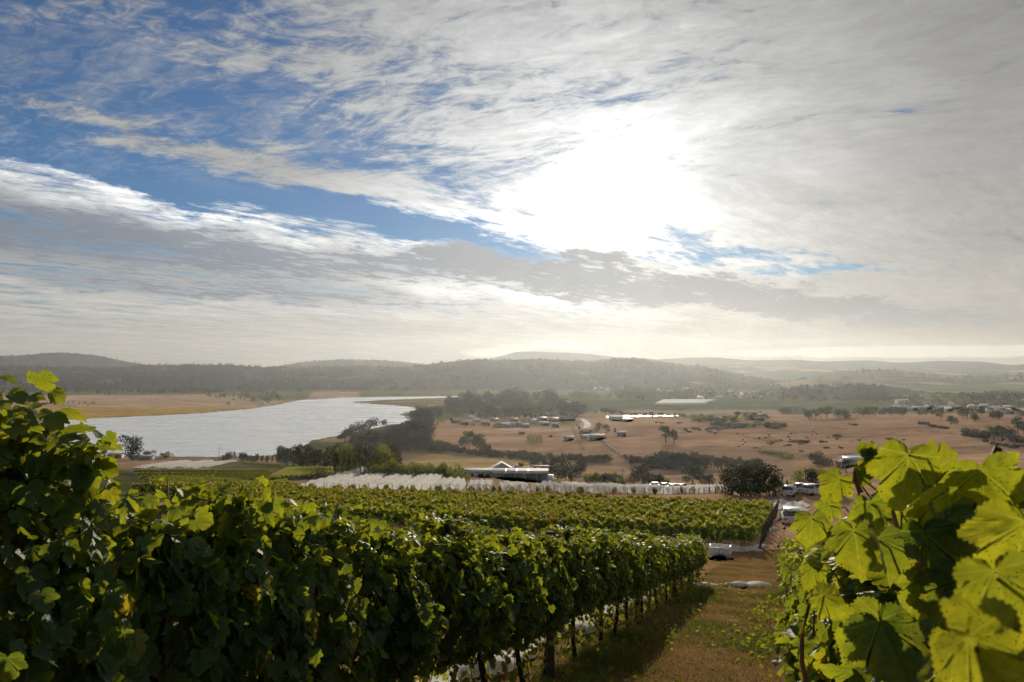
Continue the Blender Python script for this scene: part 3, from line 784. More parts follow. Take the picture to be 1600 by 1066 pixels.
while s_ < 26.4:
    if s_ < 2.0: pr, lb, k = tall, 'tall shaggy grapevine with upright shoots at the near end of the left row', i
    elif s_ < 9: pr, lb, k = hi, 'dark grapevine with large leaves in the near half of the left row', i
    else: pr, lb, k = lo, 'dense dark grapevine with bare trunk in the far half of the left row', i
    if s_ > 25.2: lb = 'last grapevine of the left row, beside the white netting across the path'
    flip = math.pi if False else 0
    sc = rnd.uniform(0.98, 1.06) if s_ < 2.0 else rnd.uniform(0.95, 1.04) * (1.10 if s_ < 3.2 else 1.06 if s_ < 4.6 else 1.02 if s_ < 7 else 1.0)
    use(pr, k + (i // 4), gz_at(s_, LT + rnd.uniform(-0.03, 0.03)), ROWRZ + flip, (1.0, rnd.uniform(0.9, 1.1), sc), lb, GL if s_ <= 25.2 else None)
    s_ += VINE_LEN * 0.98; i += 1

# right row: the camera looks along its top, so nothing grows within arm's length of the lens
RT = 0.56
GR_ = 'sunlit grapevines of the row on the right of the grass path'
def keep_for(s0):
    x0, y0, z0 = gz_at(s0, RT); c, s = math.cos(ROWRZ), math.sin(ROWRZ)
    def keep(p):
        wx = x0 + p[:, 0] * c - p[:, 1] * s; wy = y0 + p[:, 0] * s + p[:, 1] * c; wz = z0 + p[:, 2]
        d = np.sqrt(wx ** 2 + wy ** 2 + (wz - CAM_Z) ** 2)
        u = (wx / np.maximum(wy, 0.05)) * F_PX + 800; v = 572 - (wz - CAM_Z) / np.maximum(wy, 0.05) * F_PX
        top = np.interp(u, [1100, 1180, 1205, 1235, 1262, 1300, 1350, 1400, 1480, 1520, 1600, 2200], [860, 858, 842, 815, 785, 762, 738, 716, 712, 735, 742, 742]) + 10 * np.sin(u * 0.11) + 6 * np.sin(u * 0.29)
        return (d > 1.12) & ((wy < 0.2) | (d > 4.5) | (v > top))
    return keep
near_r = []
s_ = 0.95; i = 0
while s_ < 6.5:
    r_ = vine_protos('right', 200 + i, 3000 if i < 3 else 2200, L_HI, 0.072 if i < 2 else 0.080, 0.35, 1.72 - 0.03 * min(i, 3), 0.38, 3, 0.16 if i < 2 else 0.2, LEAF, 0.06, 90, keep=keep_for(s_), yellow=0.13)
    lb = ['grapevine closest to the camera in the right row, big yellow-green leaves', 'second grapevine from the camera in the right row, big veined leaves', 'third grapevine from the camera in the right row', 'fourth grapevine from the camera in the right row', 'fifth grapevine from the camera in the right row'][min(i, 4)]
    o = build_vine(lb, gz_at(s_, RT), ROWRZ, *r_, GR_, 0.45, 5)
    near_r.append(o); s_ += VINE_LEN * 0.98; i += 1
hir = []
for k in range(3):
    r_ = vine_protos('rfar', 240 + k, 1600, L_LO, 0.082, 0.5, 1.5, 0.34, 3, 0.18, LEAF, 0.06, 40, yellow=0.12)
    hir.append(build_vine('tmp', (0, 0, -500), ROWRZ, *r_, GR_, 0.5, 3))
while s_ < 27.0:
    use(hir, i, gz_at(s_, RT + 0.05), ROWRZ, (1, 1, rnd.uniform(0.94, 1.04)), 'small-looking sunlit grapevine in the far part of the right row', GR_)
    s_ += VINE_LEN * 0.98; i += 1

# the large leaves that hang in front of the lens on the right, each at its own distance
def cam_point(px, py, dist):
    d = ray(px, py); return np.array([d.x, d.y, d.z]) * dist + np.array([0, 0, CAM_Z])
HEROES = [  # pixel of the leaf's middle, distance, size in metres, direction the tip points in the picture, turn, colour
    (1415, 765, 1.42, 0.150, (-0.1, -1), 0.2, 0.70), (1440, 722, 1.50, 0.115, (0.5, 0.6), -0.2, 0.82), (1490, 725, 1.55, 0.10, (0.9, 0.3), -0.5, 0.84),
    (1272, 835, 1.95, 0.105, (0.1, -1), 0.3, 0.64), (1340, 870, 1.50, 0.120, (0.1, -1), -0.3, 0.66), (1370, 815, 1.6, 0.10, (0.3, -1), 0.5, 0.55),
    (1385, 880, 1.3, 0.10, (0.3, -1), 0.9, 0.35), (1310, 945, 1.5, 0.085, (0.8, -0.4), 0.1, 0.80), (1262, 905, 1.9, 0.09, (-0.4, -0.8), 0.7, 0.66),
    (1345, 1010, 1.25, 0.125, (-0.6, -0.8), 0.25, 0.66), (1400, 1030, 1.2, 0.13, (0.4, -0.9), -0.4, 0.30), (1455, 885, 1.3, 0.13, (0.2, -1), 0.4, 0.12),
    (1588, 885, 0.82, 0.105, (-0.2, -1), 0.1, 0.85), (1580, 960, 0.70, 0.085, (0.3, -0.9), 0.4, 0.78), (1500, 1040, 0.66, 0.100, (-0.8, -0.5), 0.1, 0.86), (1560, 1055, 0.62, 0.07, (0.5, -0.6), -0.3, 0.84),
    (1585, 760, 1.3, 0.09, (0.6, -0.2), 0.3, 0.62), (1545, 735, 1.4, 0.06, (-0.2, 1), 0.2, 0.80), (1360, 735, 1.6, 0.07, (-0.6, -0.6), 0.6, 0.62), (1335, 745, 1.6, 0.06, (-0.9, 0.2), 0.9, 0.5),
    (1300, 770, 1.8, 0.10, (-0.5, -0.9), 0.2, 0.74), (1290, 805, 2.1, 0.085, (-0.4, -0.9), 0.4, 0.60), (1360, 700, 1.6, 0.045, (0.8, 0.5), 0.2, 0.55), (1352, 706, 1.6, 0.035, (-0.8, 0.4), 0.2, 0.55),
    (1420, 800, 1.6, 0.12, (-0.7, -0.5), -0.2, 0.45), (1500, 800, 1.35, 0.11, (0.6, -0.7), 0.3, 0.40), (1530, 780, 1.5, 0.10, (-0.3, -0.8), 0.1, 0.62), (1480, 950, 1.25, 0.12, (-0.4, -0.9), 0.1, 0.18)]
rng = np.random.default_rng(77)
bypart = {0: [], 1: []}
o0 = near_r[0]
inv = Matrix.Translation(o0.location) @ Matrix.Rotation(ROWRZ, 4, 'Z'); inv = np.array(inv.inverted())
hp, hn, ht_, hs, hr = [], [], [], [], []
for (px, py, d, sz, td, turn, cc) in HEROES:
    p = cam_point(px, py, d); f = ray(px, py); f = np.array(f)
    right = np.cross(f, [0, 0, 1.0]); right /= np.linalg.norm(right); up = np.cross(right, f)
    tip = right * td[0] + up * td[1]; tip /= np.linalg.norm(tip)
    sidev = np.cross(tip, f)
    n = -f * math.cos(turn) + sidev * math.sin(turn) + tip * 0.25 + np.array([0, 0, 0.25])
    hp.append(p - tip * sz * 0.45); hn.append(n); ht_.append(tip); hs.append(sz * 0.66); hr.append(cc - 0.08)
hp, hn, ht_ = np.array(hp), np.array(hn), np.array(ht_)
hp = hp @ inv[:3, :3].T + inv[:3, 3]; hn = hn @ inv[:3, :3].T; ht_ = ht_ @ inv[:3, :3].T
co, f, uv, rd = leaves(hp, hn, ht_, np.array(hs), np.array(hr), L_HERO, rng, 1.55)
part('foliage', mesh_np('foliage', co, f, LEAF, True, uv=uv, rnd=rd), o0)
for a, b in zip(hp, ht_):       # the stalk of each of those leaves, running back into the vine
    e = a + np.array([0.03, -0.04, -0.11]) - b * 0.05
    m = MB(); m.tube([a + b * 0.14 * 0.1, (a + e) / 2 + np.array([0, 0, 0.015]), e], [0.0016, 0.0018, 0.0022], 5)
    part('leaf_stalk', m.mesh('leaf_stalk', CANE, True), o0)
for p0, p1 in (((1262, 1075, 1.9), (1268, 930, 1.95)), ((1465, 905, 1.3), (1395, 800, 1.45)), ((1345, 770, 1.62), (1362, 700, 1.6)), ((1560, 700, 1.4), (1590, 800, 1.4))):
    a, b = cam_point(*p0), cam_point(*p1)
    a = a @ inv[:3, :3].T + inv[:3, 3]; b = b @ inv[:3, :3].T + inv[:3, 3]
    mid = (a + b) / 2 + np.array([0.02, 0.015, 0])
    part('cane', cane_mesh([a, (a + mid) / 2 + [0, 0.006, 0], mid, (mid + b) / 2, b], 0.0055), o0)

# trellis: posts and wires
def post(s, t, h, r, lean, label, group):
    o = thing('trellis_post', gz_at(s, t), ROWRZ, label, 'post', group)
    m = MB(); m.tube([(0, 0, -0.3), (lean * 0.5, 0, h * 0.5), (lean, 0, h)], r, 8); part('timber', m.mesh('timber', POSTW, True), o)
    m = MB(); m.tube([(lean * 0.97 - r - 0.004, -r - 0.004, h * 0.95), (lean * 0.97 - r - 0.004, r + 0.004, h * 0.95)], 0.004, 5); part('wire_staple', m.mesh('wire_staple', WIRE), o)
    return o
GP = 'dark timber trellis posts inside the left vine row'
for s_ in (2.6, 8.6, 14.6, 20.4): post(s_, LT, 1.62, 0.05, 0.0, 'dark round timber post standing among the trunks of the left row', GP)
post(26.9, LT, 1.6, 0.06, 0.12, 'dark end post closing the left vine row by the netting', None)
GP2 = 'timber trellis posts inside the right vine row'
for s_ in (7.0, 13.0, 19.0): post(s_, RT, 1.3, 0.05, 0.0, 'round timber post among the sunlit leaves of the right row', GP2)
def wire(t, zs, s0, s1, label):
    o = thing('trellis_wire', gz_at(s0, t), 0, label, 'wire', None); x0, y0, z0 = gz_at(s0, t)
    for z in zs:
        m = MB(); pts = []
        for s in np.linspace(s0, s1, 24):
            x, y, zz = gz_at(s, t); pts.append((x - x0, y - y0, zz - z0 + z))
        m.tube(pts, 0.0017, 4); part('strand', m.mesh('strand', WIRE), o)
wire(LT, (0.78, 1.2, 1.55), -1.5, 26.8, 'thin steel trellis wires strung through the left vine row')
wire(RT, (0.78, 1.2), 0.5, 27.0, 'thin steel trellis wires strung through the right vine row')

# ------------------------------------------------------------------ middle vineyard block
ROW2RZ = math.atan2(ET[1], ET[0])        # rows run across the slope
VL2 = 1.7
blk = []
for k in range(8):
    rng = np.random.default_rng(400 + k); VINE_LEN = VL2
    p, nr, tp, h, rad = vine_points(rng, 430, VL2, 0.60, 1.56, 0.32, 0.12, sh=0.0)
    rd = np.clip(0.10 + 0.58 * h + rng.normal(0, 0.13, len(h)) + (0.10 if k % 3 == 0 else 0.0), 0, 0.95)
    if k == 7: rd = np.clip(rd + (rng.random(len(rd)) < 0.35) * 0.35, 0, 1)
    sets = [leaves(p, nr, tp, 0.19 * rng.uniform(0.7, 1.25, len(h)), rd, L_QD, rng)]
    m = 46; x = rng.uniform(-VL2 / 2, VL2 / 2, m)
    sets.append(leaves(np.stack([x, rng.normal(0, 0.2, m), rng.uniform(0.25, 0.7, m)], -1), rng.normal(0, 1, (m, 3)), rng.normal(0, 1, (m, 3)) - [0, 0, 1], 0.13 * rng.uniform(0.7, 1.2, m), np.clip(rng.normal(0.72, 0.2, m), 0.2, 1), L_QD, rng))
    co, f, uv, rd = join(sets)
    o = thing('grapevine', (0, 0, -500), ROW2RZ, 'tmp', 'grapevine', 'g')
    part('trunk', trunk_mesh(rng, 0.75, 0.035), o); part('foliage', mesh_np('foliage', co, f, LEAF_FAR, False, rnd=rd), o)
    blk.append(o); blk[-1]['co'] = k
    del blk[-1]['co']
VINE_LEN = 1.25
BLOCK = (co, f, uv, rd)
NR = 11; ORD = ['first', 'second', 'third', 'fourth', 'fifth', 'sixth', 'seventh', 'eighth', 'ninth', 'tenth', 'last']
far_parts = []
for j in range(NR):
    s = 57.8 + j * 2.8; t = -1.2 + j * 0.12 - VL2 / 2
    n = 24 + j * 2 if j < 9 else 46
    for q in range(n):
        x, y, z = gz_at(s + rnd.uniform(-0.1, 0.1), t - q * VL2)
        if j < 9:
            use(blk, rnd.randrange(8), (x, y, z), ROW2RZ + (math.pi if rnd.random() < 0.5 else 0), (1.0, rnd.uniform(0.9, 1.15), rnd.uniform(0.9, 1.1)),
                'low yellow-green grapevine in the %s row from the front of the middle vineyard block' % ORD[j], 'grapevines of the middle vineyard block, %s row' % ORD[j])
        else:
            c = BLOCK[0] * np.array([1, 1, rnd.uniform(0.9, 1.1)]); a = ROW2RZ + (math.pi if rnd.random() < 0.5 else 0); ca_, sa_ = math.cos(a), math.sin(a)
            far_parts.append((np.stack([c[:, 0] * ca_ - c[:, 1] * sa_ + x, c[:, 0] * sa_ + c[:, 1] * ca_ + y, c[:, 2] + z], -1), BLOCK[1], BLOCK[2], np.clip(BLOCK[3] - 0.05, 0, 1)))
co, f, uv, rd = join(far_parts)
tag(link('distant_vine_rows', mesh_np('distant_vine_rows', co, f, LEAF_FAR, False, rnd=rd)), 'two farthest green vine rows of the middle block, before the netting', 'vine rows', None, 'stuff')
for j in range(NR):
    s = 57.8 + j * 2.8; t = -1.2 + j * 0.12
    x, y, z = gz_at(s, t + 0.35)
    o = thing('row_end_post', (x, y, z), ROW2RZ, 'leaning dark end post of the %s row in the middle vineyard block' % ORD[j], 'post', 'end posts of the middle vineyard block')
    m = MB(); m.tube([(-0.05, 0, -0.3), (0.12, 0, 0.8), (0.28, 0, 1.75)], 0.075, 8); part('timber', m.mesh('timber', POSTW, True), o)
    m = MB(); m.tube([(0.26, 0, 1.6), (1.15, 0, -0.05)], 0.012, 5); part('stay_wire', m.mesh('stay_wire', WIRE), o)

# ------------------------------------------------------------------ grass, weeds and fallen leaves by the path
GRASS = leaf_mat('grass_blades', [(0, (0.05, 0.075, 0.02)), (0.45, (0.09, 0.10, 0.03)), (0.6, (0.22, 0.15, 0.06)), (1, (0.36, 0.24, 0.11))], [(0, (0.12, 0.2, 0.02)), (0.5, (0.2, 0.22, 0.04)), (0.6, (0.25, 0.17, 0.06)), (1, (0.34, 0.22, 0.09))], 0.3, False, 0.7, 0.1)
rng = np.random.default_rng(9)
n = 230000
gs_ = rng.uniform(0, 1, n) ** 1.5 * 54 + 4.0; gt2 = np.where(rng.random(n) < 0.75, rng.uniform(-2.6, 0.9, n), rng.uniform(-5.2, 2.4, n))
lane = np.exp(-((gt2 + 0.8) / 0.55) ** 2)
xx = gs_ * ES[0] + gt2 * ET[0]; yy_ = gs_ * ES[1] + gt2 * ET[1]
pat = fbm(xx * 0.8, yy_ * 0.8, 51)
k = rng.random(n) < (0.95 - 0.25 * lane); xx, yy_, gs_, gt2, lane, pat = [q[k] for q in (xx, yy_, gs_, gt2, lane, pat)]
n = len(xx); zz = HZ(xx, yy_)
hgt = rng.uniform(0.03, 0.10, n) * (1.0 - 0.4 * lane) * (1 + 1.2 * np.clip(pat * 3, 0, 1)); wdt = rng.uniform(0.003, 0.006, n) * (1 + gs_ / 16)
an = rng.uniform(0, 6.28, n); ln_ = rng.normal(0, 0.6, (n, 2)) * hgt[:, None]
b0 = np.stack([xx - np.cos(an) * wdt, yy_ - np.sin(an) * wdt, zz - 0.01], -1); b1 = np.stack([xx + np.cos(an) * wdt, yy_ + np.sin(an) * wdt, zz - 0.01], -1)
tp_ = np.stack([xx + ln_[:, 0], yy_ + ln_[:, 1], zz + hgt], -1)
co = np.stack([b0, b1, tp_], 1).reshape(-1, 3)
rdv = np.clip(0.82 - pat * 2.4 + rng.normal(0, 0.15, n) - 0.12 * (gs_ < 26) + 0.3 * (gs_ > 28), 0, 1)
tag(link('grass', mesh_np('grass', co, np.arange(3 * n).reshape(-1, 3), GRASS, False, rnd=np.repeat(rdv, 3))), 'short dry and green grass on the vineyard path', 'grass', None, 'stuff')
WEED = leaf_mat('weed_leaf', ST, TR, 0.4, veins=False, rough=0.85, spec=0.06)
def scatter(n, smin, smax, tfun, size, rlo, rhi, lift, tm, seed, flatk, patch=True):
    rng = np.random.default_rng(seed)
    s = smin + (smax - smin) * rng.uniform(0, 1, n) ** 1.3; t = tfun(rng, n)
    x = s * ES[0] + t * ET[0]; y = s * ES[1] + t * ET[1]
    if patch:
        k = fbm(x * 1.1, y * 1.1, seed) + rng.normal(0, 0.08, n) > 0.0; x, y = x[k], y[k]
    n = len(x); z = HZ(x, y) + lift * rng.random(n) ** 1.5
    nr = np.stack([rng.normal(0, flatk, n), rng.normal(0, flatk, n), np.ones(n)], -1); tpd = np.stack([rng.normal(0, 1, n), rng.normal(0, 1, n), rng.normal(-0.2, 0.3, n)], -1)
    return leaves(np.stack([x, y, z + 0.01], -1), nr, tpd, size * rng.uniform(0.6, 1.3, n), rng.uniform(rlo, rhi, n), tm, rng)
w1_ = scatter(3600, 2.4, 26, lambda r, n: RT - 0.45 + r.normal(0, 0.42, n), 0.055, 0.30, 0.80, 0.22, L_LO, 61, 0.6)
w2_ = scatter(3600, 3.0, 27, lambda r, n: LT + 0.35 + r.normal(0, 0.40, n), 0.055, 0.30, 0.78, 0.16, L_LO, 62, 0.6)
w3_ = scatter(4200, 3.0, 27, lambda r, n: LT - 1.2 + r.normal(0, 0.8, n), 0.075, 0.55, 0.90, 0.20, L_LO, 63, 0.6)
co, f, uv, rd = join([w1_, w2_, w3_])
tag(link('weeds', mesh_np('weeds', co, f, WEED, True, uv=uv, rnd=rd)), 'low leafy weeds growing under the vine rows', 'weeds', None, 'stuff')
f1_ = scatter(1100, 2.4, 27, lambda r, n: r.uniform(-4.0, 1.2, n), 0.065, 0.74, 1.0, 0.02, L_LO, 64, 0.25, False)
co, f, uv, rd = f1_
tag(link('fallen_leaves', mesh_np('fallen_leaves', co, f, WEED, True, uv=uv, rnd=rd)), 'yellow and brown fallen vine leaves on the path', 'leaves', None, 'stuff')
# ------------------------------------------------------------------ white netting
def cloth_mat(name, c, alpha, tl=0.35):
    m, t, b = newmat(name)
    o = t.nodes.new('ShaderNodeTexCoord').outputs['Object']
    n = noise(t, o, 2.2, 6, 0.65)
    col = mixc(t, n.ss(0.3, 0.7), tuple(q * 0.86 for q in c), c)
    t.links.new(col, b.inputs['Base Color']); b.inputs['Roughness'].default_value = 0.9; setin(b, 'Specular IOR Level', 0.1)
    tr = t.nodes.new('ShaderNodeBsdfTranslucent'); t.links.new(col, tr.inputs[0])
    m1 = t.nodes.new('ShaderNodeMixShader'); m1.inputs[0].default_value = tl; t.links.new(b.outputs[0], m1.inputs[1]); t.links.new(tr.outputs[0], m1.inputs[2])
    out = m1.outputs[0]
    if alpha:
        tp = t.nodes.new('ShaderNodeBsdfTransparent'); m2 = t.nodes.new('ShaderNodeMixShader')
        t.links.new((n.ss(0.35, 0.75) * alpha).v, m2.inputs[0]); t.links.new(out, m2.inputs[1]); t.links.new(tp.outputs[0], m2.inputs[2]); out = m2.outputs[0]
    t.links.new(out, t.nodes['Material Output'].inputs[0]); return m
NET = cloth_mat('bird_netting', (0.92, 0.91, 0.87), 0.08, 0.5)
ROLL = cloth_mat('rolled_netting', (0.86, 0.85, 0.81), 0.0, 0.45)
def netting(x0, y0, y1, width, ridges, seed, label, h=2.0, group='white bird nets draped over the lower vineyard'):
    """one net thrown over several rows of vines: a ridge along every row, sagging between, hanging at the ends"""
    rng = np.random.default_rng(seed); nu, nv = 6 * ridges + 1, 46
    u = np.linspace(0, 1, nu); v = np.linspace(0, 1, nv)
    ph = u * ridges
    rid = 1 - np.abs(np.sin(np.pi * (ph - 0.5))) ** 0.8 * 0.0
    prof = (0.80 if seed < 305 else 0.88) + (0.20 if seed < 305 else 0.12) * np.abs(np.cos(np.pi * ph)) ** 2.2           # ridge at every whole number
    edge = np.clip(np.minimum(u, 1 - u) * ridges / 0.16, 0, 1); prof = prof * (0.12 + 0.88 * edge)
    U, V = np.meshgrid(u, v)
    jit = rng.normal(0, 0.05, (1, ridges * 6 + 1))
    Hh = h * (prof[None] + jit) * (1 - 0.16 * np.abs(np.sin(V * 9 * np.pi + rng.uniform(0, 3)))) + 0.28 * fbm(U * 9 + seed, V * 16, seed, 3)
    scal = 0.22 + 0.5 * np.abs(np.cos(np.pi * ph))[None] 
    endf = np.clip(V / 0.16, 0, 1); Hh = Hh * (scal * (1 - endf) + endf); Hh = Hh * (0.6 + 0.4 * np.clip((1 - V) / 0.04, 0, 1))
    yv = y0 + (y1 - y0) * V; skew = (yv - y0) * -0.026
    xv = x0 + width * (U - 0.5) + skew + 0.25 * fbm(V * 6, U * 3, seed + 9, 2)
    zv = HZ(xv.ravel(), yv.ravel()).reshape(xv.shape) + np.maximum(Hh, 0.05)
    bx, by = x0, y0; bz = hz(bx, by)
    o = thing('bird_net', (bx, by, bz), 0, label, 'netting', group)
    I = np.arange(nu * nv).reshape(nv, nu); f = np.stack([I[:-1, :-1], I[:-1, 1:], I[1:, 1:], I[1:, :-1]], -1).reshape(-1, 4)
    part('net', mesh_np('net', np.stack([xv - bx, yv - by, zv - bz], -1).reshape(-1, 3), f, NET, True), o)
    for q in range(ridges + 1):
        xq = x0 + width * (q / ridges - 0.5) * 0.97; zq = hz(xq, y0 + 0.6)
        m = MB(); m.tube([(xq - bx, 0.8, zq - bz - 0.3), (xq - bx, 0.45, zq - bz + h * 0.86)], 0.06, 6); part('row_post', m.mesh('row_post', POSTW), o)
NX = [-43.5 + 7.35 * k for k in range(13)]
for k, x in enumerate(NX):
    y0 = 166 + 3 * math.sin(k * 1.7); y1 = 256 - 3 * k if k < 4 else (214, 200, 192, 188, 186, 186, 186, 186, 186)[k - 4]
    if k == 0: y0, y1 = 172, 268
    y1 = max(y1, y0 + (17 if k < 8 else 27))
    lab = ['leftmost white net, lying over rows beside the green vine patch', 'white net draped over vine rows, second from the left', 'white net draped over vine rows, third from the left', 'white net draped over vine rows, fourth from the left', 'white net draped over vine rows, fifth from the left',
           'white net in front of the white homestead windows', 'white net in front of the left end of the blue shed', 'white net in front of the middle of the blue shed', 'white net in front of the right end of the blue shed', 'white net just right of the blue shed', 'low white net in front of the dark conifers',
           'low rumpled white net below the shrub hedge', 'last low white net at the right, by the bare bank'][k]
    netting(x, y0, y1, 6.1 + 0.3 * math.sin(k * 2.3), 3 + k % 2, 300 + k, lab, 2.1 if k < 11 else 1.7)
    for q in range(2):       # vines that stick out of the open ends
        xx_ = x + rnd.uniform(-3.4, 3.4); use(blk, rnd.randrange(8), (xx_, y0 - 0.8, hz(xx_, y0 - 0.8)), 1.5 + rnd.uniform(-0.2, 0.2), 0.95, 'green grapevine sticking out at the near end of the white nets', 'grapevines showing at the net ends')
GN = 'pale netted vine rows by the river on the far left'
for k in range(6):
    P = at(215 + k * 20, 733 - (k % 2) * 2); netting(P.x, P.y, P.y + 60, 6.5, 3, 330 + k, 'pale netted vine row near the dark round riverside tree', 1.8, GN)
def roll(pts, r, label, seed, cat='netting', group=None, flatn=0.6):
    """a bundle of netting lying on the ground along a line of points"""
    P = [Vector(p) for p in pts]; rng = np.random.default_rng(seed); L = [0]
    for a, b in zip(P[:-1], P[1:]): L.append(L[-1] + (b - a).length)
    n = max(12, int(L[-1] / 0.14)); co = []; K = 9
    for i in range(n):
        d = L[-1] * i / (n - 1); j = max(q for q in range(len(L)) if L[q] <= d + 1e-6); j = min(j, len(P) - 2)
        p = P[j].lerp(P[j + 1], (d - L[j]) / max(1e-6, L[j + 1] - L[j])); t = (P[j + 1] - P[j]).normalized(); s = Vector((-t.y, t.x, 0)).normalized()
        w = math.sin(d * 1.9 + seed) * 0.10 + math.sin(d * 4.7) * 0.05; p = p + s * w; z = hz(p.x, p.y)
        rr_ = r * (0.8 + 0.35 * math.sin(d * 2.3 + seed) * math.sin(d * 0.9) + rng.uniform(-0.12, 0.12)) * min(1, 0.25 + i / 3, 0.25 + (n - 1 - i) / 3)
        for q in range(K):
            a = 2 * math.pi * q / K; k = rr_ * (1 + rng.uniform(-0.10, 0.10))
            co.append((p.x + s.x * math.cos(a) * k * 1.5, p.y + s.y * math.cos(a) * k * 1.5, z + k * flatn * (0.75 + math.sin(a))))
    f = [(i * K + q, i * K + (q + 1) % K, (i + 1) * K + (q + 1) % K, (i + 1) * K + q) for i in range(n - 1) for q in range(K)]
    return tag(link('netting_roll', mesh_np('netting_roll', np.array(co), np.array(f), ROLL, True)), label, cat, group)
def gl(*pp): return [at(*p) for p in pp]
roll(gl((1092, 919), (1130, 916), (1160, 918), (1196, 915)), 0.17, 'white bundle of netting lying straight across the grass path', 1)
roll(gl((1139, 863), (1165, 862), (1182, 857), (1196, 852)), 0.22, 'white netting bundle on the ground right of the harvest bin', 2)
x, y = st(57.0, -1); roll([(st(56.9, t)[0], st(56.9, t)[1], 0) for t in (-0.6, -6, -12, -20, -27)], 0.26, 'long white netting roll under the front row of the middle vineyard', 3)
roll(gl((1193, 834), (1202, 829), (1216, 827)), 0.28, 'short crumpled white netting beside the row ends, nearer one', 4)
roll(gl((1201, 817), (1212, 814), (1224, 813)), 0.26, 'short crumpled white netting beside the row ends, next to the white car', 5)
roll([(*st(s, LT - 0.75), 0) for s in (3.5, 8, 13, 18, 23, 27.2)], 0.16, 'white netting roll lying behind the trunks of the left row', 6)
# a wide heap of netting spread on the ground beyond the row ends
def spread(px0, py0, px1, py1, label, seed):
    a, b, c, d = at(px0, py1), at(px1, py1), at(px1, py0), at(px0, py0)
    n = 26; co = []
    for i in range(n):
        for j in range(n):
            u, v = i / (n - 1), j / (n - 1); p = a.lerp(b, u).lerp(d.lerp(c, u), v)
            e = min(1, min(u, 1 - u, v, 1 - v) * 5)
            hgt_ = e * (0.35 + 0.9 * float(fbm(np.array([u * 5.0]), np.array([v * 3.0]), seed)[0]) + 0.25 * math.sin(u * 22 + v * 9))
            co.append((p.x + 0.5 * math.sin(v * 9 + seed), p.y + 0.8 * math.sin(u * 7), hz(p.x, p.y) + max(0.03, hgt_)))
    I = np.arange(n * n).reshape(n, n); f = np.stack([I[:-1, :-1], I[1:, :-1], I[1:, 1:], I[:-1, 1:]], -1).reshape(-1, 4)
    tag(link('netting_heap', mesh_np('netting_heap', np.array(co), f, NET, True)), label, 'netting')
spread(1206, 783, 1262, 798, 'grey-white netting spread in a heap beyond the white car', 21)
spread(985, 757, 1075, 768, 'rumpled white netting strewn along the bank right of the nets', 22)

# ------------------------------------------------------------------ harvest bin
BINW = basic('white_bin_plastic', (0.80, 0.80, 0.78), 0.55, 0.12, 6.0)
BIND = basic('bin_slot_shadow', (0.10, 0.10, 0.10), 0.8, 0.1, 6.0)
def harvest_bin(P, rz, label):
    o = thing('harvest_bin', P, rz, label, 'bin')
    w, d, h0, h1, th = 0.62, 0.52, 0.13, 0.78, 0.045
    m = MB()
    m.box(-w, w, -d, -d + th, h0, h1); m.box(-w, w, d - th, d, h0, h1); m.box(-w, -w + th, -d + th, d - th, h0, h1); m.box(w - th, w, -d + th, d - th, h0, h1); m.box(-w + th, w - th, -d + th, d - th, h0, h0 + 0.05)
    part('tub', m.mesh('tub', BINW), o)
    m = MB(); e = 0.03
    m.box(-w - e, w + e, -d - e, -d - 0.002, h1 - 0.09, h1 + 0.02); m.box(-w - e, w + e, d + 0.002, d + e, h1 - 0.09, h1 + 0.02); m.box(-w - e, -w - 0.002, -d, d, h1 - 0.09, h1 + 0.02); m.box(w + 0.002, w + e, -d, d, h1 - 0.09, h1 + 0.02)
    part('rim', m.mesh('rim', BINW), o)
    m = MB()
    for q in range(-4, 5): m.box(q * 0.135 - 0.018, q * 0.135 + 0.018, -d - 0.022, -d - 0.002, h0 + 0.04, h1 - 0.1)
    for q in range(-3, 4): m.box(w + 0.002, w + 0.022, q * 0.14 - 0.018, q * 0.14 + 0.018, h0 + 0.04, h1 - 0.1); m.box(-w - 0.022, -w - 0.002, q * 0.14 - 0.018, q * 0.14 + 0.018, h0 + 0.04, h1 - 0.1)
    part('ribs', m.mesh('ribs', BINW), o)
    for x in (-w + 0.09, 0, w - 0.09):
        m = MB(); m.box(x - 0.09, x + 0.09, -d, d, 0, h0 - 0.002); part('foot', m.mesh('foot', BINW), o)
    m = MB()
    for q in range(5): m.box(-0.03, 0.03, -d - 0.026, -d - 0.023, h0 + 0.12 + q * 0.085, h0 + 0.17 + q * 0.085)
    part('vent_slots', m.mesh('vent_slots', BIND), o)
    return o
P = at(1125, 873); harvest_bin(P, R(-20), 'white plastic harvest bin standing on the grass at the end of the left row')
P = at(922, 828); harvest_bin(at_depth(922, 50), R(-15), 'white harvest bin whose rim just shows above the far left-row vines')

